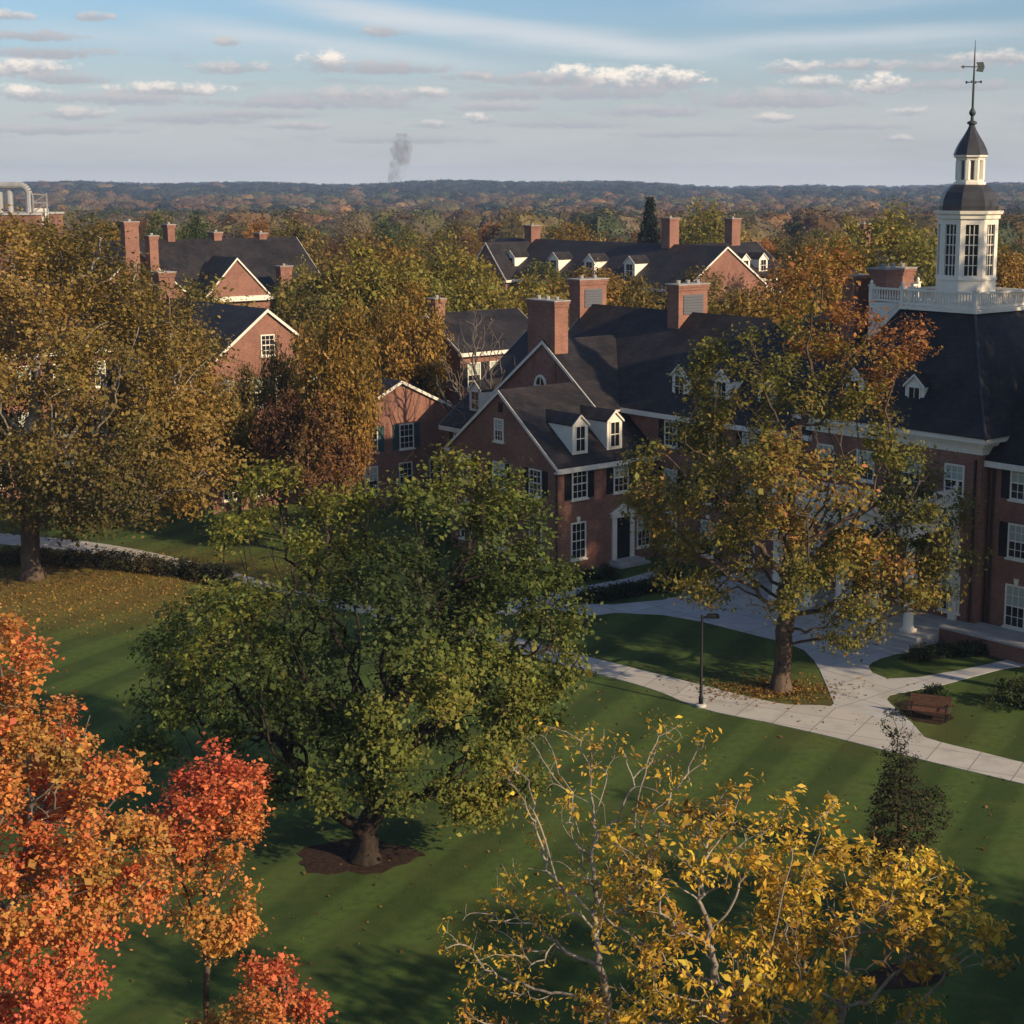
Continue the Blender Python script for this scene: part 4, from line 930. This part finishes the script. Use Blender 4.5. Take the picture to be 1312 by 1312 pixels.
# --- narrow young holly by the path
B = G(1150, 1112)
make_tree('holly_tree', 'narrow dark young tree with a thin twiggy top on the lawn below the bench', B, stem(B, B + np.array([0, 0, 4.2]), 12, 31, .02),
          [lobe(1150, 1045, B[1], 40, 72, 1.1, 1.5), lobe(1150, 980, B[1], 26, 55, .75, 1.2), lobe(1152, 922, B[1], 28, 32, .7, .5), lobe(1188, 1040, B[1], 34, 48, .8, .6)],
          900, .15, .06, .006, 'dark', dict(per=20, spread=.13, size=.10, aspect=.55, pal=[(.022, .026, .013), (.038, .040, .018), (.07, .058, .024), (.13, .08, .03)], wts=[3, 4, 2, 1], vary=.25, keep=lambda p, r: np.where(p[:, 2] > 4.3, .4, 1.0)), seed=31, twig=2)

# ------------------------------------------------------------------ trees among and beyond the buildings: crowns of a few kinds
KIND = {
    'olive': ([(0.1, 0.085, 0.022), (0.15, 0.118, 0.027), (0.205, 0.145, 0.033), (0.25, 0.165, 0.04)], 'brown'),
    'lime': ([(0.115, 0.118, 0.024), (0.175, 0.165, 0.03), (0.235, 0.2, 0.038), (0.3, 0.225, 0.046)], 'brown'),
    'gold': ([(0.154, 0.105, 0.022), (0.238, 0.147, 0.028), (0.322, 0.189, 0.034), (0.378, 0.217, 0.049)], 'dark'),
    'orange': ([(0.247, 0.098, 0.026), (0.351, 0.137, 0.031), (0.429, 0.176, 0.039), (0.351, 0.195, 0.052)], 'brown'),
    'russet': ([(0.106, 0.053, 0.025), (0.163, 0.077, 0.033), (0.213, 0.1, 0.037), (0.175, 0.112, 0.044)], 'brown'),
    'green': ([(0.03, 0.06, 0.021), (0.051, 0.087, 0.027), (0.083, 0.117, 0.033), (0.112, 0.138, 0.042)], 'dark'),
    'tan': ([(0.121, 0.09, 0.05), (0.165, 0.121, 0.066), (0.209, 0.154, 0.083), (0.143, 0.11, 0.066)], 'grey'),
}
PROTO = {}
def proto(kind, var):
    """a 10 m tall, 8 m wide tree of one kind, its trunk and crown meshes shared by all its copies"""
    if (kind, var) in PROTO: return PROTO[kind, var]
    rng = np.random.default_rng(100 + var * 17 + sum(map(ord, kind)))
    if kind == 'conifer':
        P_ = []; 
        for z_ in np.linspace(1.0, 9.8, 34):
            r = (1 - (z_ / 10.2)) * 3.9 + .1
            for a in rng.uniform(0, 6.28, 16): P_.append((cos(a) * r * rng.uniform(.45, 1), sin(a) * r * rng.uniform(.45, 1), z_ - r * .18 + rng.normal() * .15))
        v_, c_ = leaves(rng, np.array(P_), 9, .16, .34, [(.012, .024, .014), (.02, .036, .018), (.03, .048, .022)], [2, 3, 2], aspect=.4, droop=.8)
        tr = [np.array((0, 0, z_)) for z_ in (0, 3, 6, 9.6)]; st_, end, rad, tips, _ = wood(np.array(tr), np.array([-1, 0, 1, 2]), .25, .03)
        tm = wood_mesh('trunk', st_, end, 6, BARK['dark'])
    else:
        bare = kind == 'bare'
        k = 6; lb = [(0, 0, 6.2, 3.0, 3.0, 3.2, 1.3)]
        for i in range(k):
            a = 6.28 * i / k + rng.uniform(-.4, .4); q = rng.uniform(1.5, 2.4); lb.append((cos(a) * q, sin(a) * q, rng.uniform(4.2, 7.4), rng.uniform(1.3, 1.9), rng.uniform(1.3, 1.9), rng.uniform(1.2, 1.9)))
        lb.append((rng.normal() * .5, rng.normal() * .5, 8.4, 1.5, 1.5, 1.5))
        P_, par = grow(rng, [np.array((0, 0, z_)) for z_ in (0, .8, 1.6, 2.3)], lb, 620 if not bare else 900, .34 if not bare else .26, shell=.5)
        st_, end, rad, tips, P_ = wood(P_, par, .26 if not bare else .22, .018, sides=5)
        pal, bk = KIND.get(kind, ([(.1, .1, .1)], 'grey'))
        tm = wood_mesh('trunk', st_, end, 5, BARK[bk])
        if bare: v_, c_ = leaves(rng, P_[tips <= 1][::7], 3, .2, .14, [(.16, .10, .05)], [1])
        else: v_, c_ = leaves(rng, P_[(tips <= 3) & (np.arange(len(P_)) > 3)], 30, .34, .20, pal, [2, 3, 3, 1.6], clump_f=.8, outw=np.array((0, 0, 4.5)), vary=.12)
    PROTO[kind, var] = (tm, fast_mesh('crown', v_, 4, c_, LEAF)); return PROTO[kind, var]
def place(name, label, kind, var, loc, ht, wd, rot, group=None, parts=True):
    tm, cm = proto(kind, var)
    e = empty(name, tuple(loc), rot, label, 'tree', group); e.scale = (wd / 8, wd / 8, ht / 10)
    for nm, me in (('trunk', tm), ('crown', cm)):
        o = bpy.data.objects.new(nm, me); COL.objects.link(o); o.parent = e
    return e
def tree_px(x, ytop, width, Y, kind, label, name=None, group='autumn trees among the halls'):
    p = at(x, ytop, Y); s_ = hash_(x, ytop)
    place(name or NM.get(kind, 'autumn_tree'), label, kind, s_ % 3, (p[0], Y, 0), p[2], width * 1.32 * Y / FPX, (s_ % 628) / 100, group)
def hash_(a, b): return int(abs(a * 7919 + b * 104729)) % 100003
NM = {'conifer': 'conifer_tree', 'bare': 'bare_tree'}
for a in [
    (436, 372, 108, 109, 'gold', 'golden brown tree with dark limbs standing before the small lit house end'), (415, 500, 100, 106, 'russet', 'dark russet tree in the shade, below the golden brown tree'),
    (360, 490, 80, 108, 'russet', 'dark brown tree in front of the wide white-edged gable'), (520, 316, 130, 150, 'lime', 'yellow green tree rising behind the golden brown tree'),
    (455, 300, 150, 150, 'lime', 'tall yellow green tree right of the long brown roof'), (570, 300, 150, 165, 'lime', 'broad yellow green tree left of the far black roof with dormers'),
    (690, 345, 110, 150, 'lime', 'bushy yellow green tree just left of the two tall chimneys'), (612, 380, 110, 121, 'bare', 'leafless grey tree in front of the three storey range'),
    (400, 365, 120, 140, 'olive', 'olive tree below the projecting cream-edged gable'), (255, 352, 130, 150, 'lime', 'yellow green treetop just right of the plane tree crown'),
    (398, 402, 90, 116, 'olive', 'olive tree right in front of the wide white-edged gable'), (880, 355, 150, 128, 'olive', 'olive tree behind the hall roof, left of the porch tree'),
    (760, 330, 120, 185, 'gold', 'golden tree before the far black roof with dormers'), (965, 355, 130, 130, 'gold', 'olive brown tree behind the hall ridge'),
    (1050, 305, 125, 136, 'gold', 'tall orange gold tree behind the hall, right of the white pediment'), (1125, 375, 90, 128, 'orange', 'rusty orange tree behind the hall, left of the rooftop railing'),
    (1150, 255, 150, 178, 'lime', 'big yellow green tree left of the cupola'), (1085, 270, 90, 190, 'lime', 'green yellow tree behind the orange gold tree'),
    (833, 254, 66, 268, 'conifer', 'dark pointed conifer among the far trees'), (733, 274, 86, 262, 'gold', 'round golden orange tree above the far black roof'),
    (328, 274, 56, 240, 'orange', 'bright orange tree beside the row of chimneys'), (910, 250, 100, 262, 'lime', 'yellow green tree right of the dark conifer'),
    (205, 262, 60, 235, 'green', 'dark green tree behind the tall chimneys'), (250, 262, 70, 240, 'green', 'dark green tree behind the second chimney'),
    (375, 270, 80, 235, 'olive', 'olive tree right of the bright orange tree'), (130, 268, 80, 200, 'gold', 'gold tree left of the tall chimneys'),
    (60, 268, 90, 190, 'olive', 'olive tree beneath the steel flues'), (1290, 300, 90, 190, 'gold', 'gold brown tree right of the cupola'),
    (1265, 285, 70, 230, 'green', 'green tree directly right of the cupola windows'), (700, 395, 60, 128, 'olive', 'small olive tree just left of the tall gable chimney'),
    (605, 322, 120, 160, 'lime', 'yellow green tree above the three storey range'), (352, 420, 44, 112, 'olive', 'slim olive tree before the middle of the wide white-edged gable'), (292, 385, 90, 140, 'lime', 'yellow green tree left of the wide white-edged gable'), (820, 345, 90, 150, 'olive', 'olive tree between the two rear chimneys of the hall'), (180, 345, 110, 150, 'gold', 'gold tree below the two tall chimneys'),
    (500, 372, 70, 145, 'gold', 'golden tree just above the lit house end'),
    (385, 330, 100, 170, 'lime', 'yellow green tree at the right end of the long brown roof'), (228, 395, 100, 120, 'gold', 'gold brown tree filling the gap right of the plane tree'),
    (280, 395, 90, 160, 'lime', 'yellow green tree under the cream-edged gable'), (700, 330, 100, 200, 'lime', 'yellow green tree before the far shaded gable'), (795, 345, 100, 190, 'gold', 'gold tree below the far white dormers'), (900, 335, 110, 180, 'olive', 'olive tree below the far lit gable'), (1015, 330, 110, 170, 'gold', 'gold tree before the white eaves of the far house'),
    (302, 512, 76, 113, 'russet', 'dark brown tree right of the plane tree trunk, against the brick wall'), (315, 452, 60, 111, 'olive', 'small olive tree against the brick wall right of the plane tree'), (440, 440, 80, 107, 'gold', 'low golden tree in front of the golden brown tree'), (420, 330, 110, 150, 'olive', 'olive tree behind the golden brown tree'), (500, 290, 120, 172, 'gold', 'gold tree behind the yellow green trees'), (528, 352, 90, 133, 'gold', 'gold tree between the lit house end and the leafless grey tree'), (-50, 320, 160, 150, 'olive', 'olive tree behind the plane tree at the left edge')]:
    tree_px(*a)
# unseen trees added right of the frame, sized to shade lawn and court
for i, (x, y, ht, wd, kd) in enumerate([(25, 38, 15, 12, 'gold'), (17, 29, 13, 10, 'orange'), (36, 34, 18, 13, 'lime'), (14, 24, 13, 9, 'gold'), (24, 27, 17, 11, 'olive'), (9, 12, 13, 9, 'orange'), (20, 14, 16, 11, 'lime'), (37, 74, 36, 17, 'olive'), (44, 78.5, 36, 17, 'lime'), (31, 70, 27, 9, 'olive'), (39, 68, 33, 14, 'olive'), (30, 24, 17, 12, 'olive'), (21, 33.5, 16, 10, 'lime'), (12, 20, 12, 9, 'gold')]):
    place('autumn_tree', 'unseen autumn tree right of the frame, added to shade lawn and court', kd, i % 3, (x, y, 0), ht, wd, i * 1.3, 'unseen shade trees right of the frame')

# ------------------------------------------------------------------ woodland to the horizon
rng = np.random.default_rng(77)
def wood_pts(y0, y1, sp, wide=.40):
    out = []
    y = y0
    while y < y1:
        w_ = wide * y + 10; xs = np.arange(-w_ - .06 * y, w_, sp)
        for x in xs: out.append((x + rng.uniform(-.45, .45) * sp, y + rng.uniform(-.45, .45) * sp))
        y += sp * .95
    return np.array(out)
bl = [(o.matrix_world.translation if False else o.location) for o in bpy.data.objects if o.parent is None and o.get('category') == 'building' and o.name != 'brick_hall']
def clear(p):
    return all((p[0] - b.x) ** 2 + (p[1] - b.y) ** 2 > 22 ** 2 for b in bl)
pts = [p for p in wood_pts(232, 350, 11.5, .36) if clear(p) and not (-8 < p[0] < 60 and 215 < p[1] < 272)]
kinds = ['olive', 'russet', 'gold', 'green', 'tan', 'lime', 'orange', 'bare']; kw = np.array([3.2, 3, 1.5, 2.2, 1.8, 1.4, .6, .8]); kw /= kw.sum()
words_ = {'olive': 'olive', 'russet': 'russet brown', 'gold': 'dull gold', 'green': 'dark green', 'tan': 'pale tan', 'lime': 'yellow green', 'orange': 'orange', 'bare': 'leafless grey'}
pts = pts[:290]
for i, p in enumerate(pts):
    kd = kinds[rng.choice(len(kinds), p=kw)]; ht = rng.uniform(11.0, 17.5) + (p[1] - 232) * .012
    place('woodland_tree' if kd != 'bare' else 'bare_tree', words_[kd] + ' tree in the near rows of the wood beyond the last roofs', kd, int(rng.integers(3)), (p[0], p[1], float(hill(*p))), ht, rng.uniform(10, 17), rng.uniform(0, 6.28), words_[kd] + ' trees at the near side of the wood')
def canopy(name, y0, y1, sp, nq, size, wide=.40, hts=(11, 18), seed=5, shade_share=0.0):
    P2 = wood_pts(y0, y1, sp, wide); n = len(P2); r_ = np.random.default_rng(seed)
    zz = hill(P2[:, 0], P2[:, 1]); ht = r_.uniform(*hts, n); wd = sp * r_.uniform(.36, .66, n)
    ks = r_.choice(7, n, p=kw[:7] / kw[:7].sum()); f = fbm(np.c_[P2, np.zeros(n)], r_, .012)
    ks = np.where((f > .5) & (r_.random(n) < .5), 1, ks); ks = np.where((f < -.6) & (r_.random(n) < .5), 3, ks)
    basec = np.array([np.mean(KIND[k][0], axis=0) for k in kinds[:7]]); basec = .62 * (.72 * basec + .28 * basec.mean(1, keepdims=True) * np.array([1.15, .98, .7])) 
    colt = basec[ks] * np.exp(r_.normal(size=n) * .22)[:, None]
    dim = r_.random(n) < shade_share; colt[dim] = np.array([.012, .022, .016]) * np.exp(r_.normal(size=(int(dim.sum()), 1)) * .2)   # some far crowns darkened, the wood's shade put into their colour
    # lumpy dome of leaf masses for each crown, then loose leaf clumps over it
    nr_, ns_ = 5, 10; th = np.radians(np.array([0, 26, 52, 78, 108])); ph = np.arange(ns_) * 2 * pi / ns_
    ph_ = ph[None, None] + r_.uniform(-.22, .22, (n, nr_, ns_)) + r_.uniform(0, 6, n)[:, None, None]; th_ = th[None, :, None] + r_.uniform(-.12, .12, (n, nr_, ns_)) * (np.arange(nr_) > 0)[None, :, None]
    rr_ = .95 + r_.normal(size=(n, nr_, ns_)) * .075; rr_[:, 0] = .93
    dm = np.stack([np.sin(th_) * np.cos(ph_), np.sin(th_) * np.sin(ph_), np.cos(th_)], 3) * rr_[..., None]
    rad = np.stack([wd, wd, ht * .46], 1); ctr = np.stack([P2[:, 0], P2[:, 1], zz + ht * .54], 1)
    dm = dm * rad[:, None, None] + ctr[:, None, None]; j2 = (np.arange(ns_) + 1) % ns_
    v1 = np.stack([dm[:, :-1], dm[:, :-1][:, :, j2], dm[:, 1:][:, :, j2], dm[:, 1:]], 3).reshape(n, -1, 3)
    v1 = v1.reshape(n, (nr_ - 1) * ns_, 4, 3)[:, :, ::-1].reshape(-1, 3)
    c1 = np.repeat(np.repeat(colt[:, None], (nr_ - 1) * ns_, 1) * np.exp(r_.normal(size=(n, (nr_ - 1) * ns_, 1)) * .08), 4, axis=1).reshape(-1, 3)
    d = r_.normal(size=(n, nq, 3)); d[:, :, 2] = np.abs(d[:, :, 2]) * 1.0 - .25; d /= np.linalg.norm(d, axis=2)[:, :, None]
    c_ = d * (1.02 + r_.normal(size=(n, nq)) * .08)[:, :, None] * rad[:, None] + ctr[:, None]
    nr = d + r_.normal(size=d.shape) * .3; nr /= np.linalg.norm(nr, axis=2)[:, :, None]
    a = np.cross(nr, r_.normal(size=d.shape)); a /= np.linalg.norm(a, axis=2)[:, :, None] + 1e-9; b = np.cross(nr, a)
    L = size * r_.uniform(.6, 1.3, (n, nq, 1))
    v_ = np.stack([c_ - a * L * .6, c_ + b * L * .45 + nr * .2 * L, c_ + a * L * .6, c_ - b * L * .45 + nr * .2 * L], 2).reshape(-1, 3)
    cc = np.repeat(np.repeat(colt[:, None], nq, 1) * np.exp(r_.normal(size=(n, nq, 1)) * .10), 4, axis=1).reshape(-1, 3)
    v_ = np.concatenate([v1, v_]); cc = np.concatenate([c1, cc])
    o = bpy.data.objects.new(name, fast_mesh(name, v_, 4, cc, CANOPY)); COL.objects.link(o); tag(o, 'autumn woodland of brown, olive and green crowns reaching to the horizon', 'woodland', kind='stuff'); return o
canopy('woodland', 335, 800, 15.5, 760, .62, .36, (7, 19.5), 5)
canopy('woodland', 800, 2000, 18, 150, 1.2, .36, (7, 19), 6, .22)
canopy('woodland', 2000, 4600, 28.0, 40, 2.5, .36, (6, 22), 8, .86)

# ------------------------------------------------------------------ shrubs and hedges
def shrub(name, label, cat, blobs, pal, wts, per=26, size=.11, dens=40, group=None, seed=1):
    r_ = np.random.default_rng(seed); b0 = np.array([blobs[0][0], blobs[0][1], 0.0]); cs = []
    for (x, y, rx, ry, h) in blobs:
        k = int(dens * rx * ry + 14); d = r_.normal(size=(k, 3)); d[:, 2] = np.abs(d[:, 2]); d /= np.linalg.norm(d, axis=1)[:, None]
        cs.append(np.array([x, y, .05]) + d * np.array([rx, ry, h]) * r_.uniform(.6, 1.0, (k, 1)))
    v_, c_ = leaves(r_, np.concatenate(cs), per, .13, size, pal, wts, clump_f=2.0, vary=.25)
    o = bpy.data.objects.new(name, fast_mesh(name, v_ - b0, 4, c_, LEAF)); COL.objects.link(o); o.location = b0; return tag(o, label, cat, group)
dkg = [(.012, .022, .010), (.020, .034, .013), (.032, .048, .017), (.05, .06, .022)]; wt = [2, 3, 2, 1]
def line(pts, n):
    P_ = gp(pts); out = []
    for a, b in zip(P_, P_[1:]): out += [a + (b - a) * k / n for k in range(n)]
    return out
shrub('hedge', 'low dark hedge row behind the plane tree along the left path', 'hedge', [(p[0], p[1], 1.0, .8, 1.15) for p in line([(-40, 722), (60, 724), (150, 728), (240, 738), (300, 752)], 6)], [(.02, .026, .012), (.035, .038, .016), (.06, .05, .02), (.10, .07, .025)], wt, seed=41)
shrub('hedge', 'dark clipped hedge between the two narrow paths by the left wing', 'hedge', [(p[0], p[1], .95, .7, .75) for p in line([(752, 771), (790, 766), (830, 758), (862, 755)], 4)], dkg, wt, seed=42)
shrub('hedge', 'dark low hedge in the grass wedge right of the plaza', 'hedge', [(p[0], p[1], .7, .5, .6) for p in line([(1172, 846), (1205, 840), (1250, 838), (1285, 836)], 4)], dkg, wt, seed=43)
for i, (x, y, r_, h, lb) in enumerate([(728, 745, .8, .9, 'small round shrub at the foot of the left wing corner'), (748, 743, .7, .7, 'low shrub under the ground floor window of the left wing'), (775, 741, .8, .8, 'shrub beside the side door steps'),
        (1194, 895, .55, .65, 'small dark green shrub just behind the bench'), (858, 748, .8, 1.0, 'shrub at the left end of the porch steps'), (700, 748, .9, 1.0, 'shrub below the front gable, partly hidden by the oak'),
        (1296, 905, 1.4, 1.5, 'dark shrub at the right edge beside the sloping path')]):
    p = G(x, y); shrub('shrub', lb, 'shrub', [(p[0], p[1], r_, r_ * .85, h), (p[0] + r_ * .5, p[1] + .1, r_ * .6, r_ * .6, h * .8)], dkg if i != 0 else [(.06, .06, .03), (.09, .08, .04)], wt if i != 0 else [1, 1], seed=50 + i, group='shrubs along the hall')
# fallen leaves on the grass
r_ = np.random.default_rng(60); n = 24000
th_ = r_.uniform(0, 2 * pi, n); rr = 1.25 * np.sqrt(r_.random(n)); keep = r_.random(n) < np.clip(1.2 - rr, 0, 1)
px_ = np.c_[SYC[0] + 1 + 17.5 * rr * np.cos(th_), SYC[1] - 2 + 10.5 * rr * np.sin(th_), r_.uniform(.01, .05, n)][keep]
q = r_.normal(size=(1500, 2)) * np.array([3.2, 2.2]); px2 = np.c_[CRT[0] - .5 + q[:, 0] * .55, CRT[1] + q[:, 1] * .45, r_.uniform(.03, .06, 1500)]
q = r_.uniform(0, 1, (700, 2)); px3 = np.c_[-14 + q[:, 0] * 34, 46 + q[:, 1] * 34, r_.uniform(.02, .05, 700)]
v_, c_ = leaves(r_, np.concatenate([px_, px2, px3]), 1, .01, .12, [(.10, .055, .018), (.18, .10, .025), (.26, .15, .035), (.30, .19, .05)], [2, 3, 3, 1], aspect=.75)
o = bpy.data.objects.new('fallen_leaves', fast_mesh('fallen_leaves', v_, 4, c_, LEAF)); COL.objects.link(o); tag(o, 'golden fallen leaves scattered on the grass beneath the plane tree', 'fallen leaves', kind='stuff')

# ------------------------------------------------------------------ air and smoke
def volume_mat(name, col, dens, aniso=.2, nz=None):
    m = bpy.data.materials.new(name); m.use_nodes = True; t = NT(m.node_tree); t.n.clear()
    v_ = t.node('ShaderNodeVolumePrincipled'); o = t.node('ShaderNodeOutputMaterial'); v_.inputs['Color'].default_value = (*col, 1); v_.inputs['Density'].default_value = dens; v_.inputs['Anisotropy'].default_value = aniso
    if nz:
        f = t.noise(t.node('ShaderNodeTexCoord').outputs['Object'], nz, 5, .65)
        t.l.new(t.m('MULTIPLY', t.smooth(f, .40, .68), dens), v_.inputs['Density'])
    t.l.new(v_.outputs[0], o.inputs['Volume']); return m
hz = MB().box(-2900, 2900, -120, 5200, -16, 78).build('haze', volume_mat('thin_autumn_haze', (.52, .68, 1.0), HAZE, .0)); tag(hz, 'thin blue autumn haze over the far woodland', 'haze', kind='stuff')
sp_ = at(513, 226, 1700); k_ = 1700 / FPX; sm = MB(); rg = []
for i, (dx, w__) in enumerate([(-8, 9), (-6, 11), (-3, 12), (0, 13), (2, 14), (3, 15), (4, 13), (2, 7)]):
    z_ = sp_[2] - 6 + i * 7.0; rg.append([(sp_[0] + (dx + w__ * cos(a) * (1 + .15 * sin(3 * a + i))) * k_, 1700 + w__ * k_ * sin(a), z_) for a in np.linspace(0, 2 * pi, 14, endpoint=False)])
o = sm.loft(rg).build('smoke', volume_mat('grey_smoke', (.35, .33, .32), .075, 0, .11)); tag(o, 'thin grey plume of smoke drifting above the far woods', 'smoke', kind='stuff')
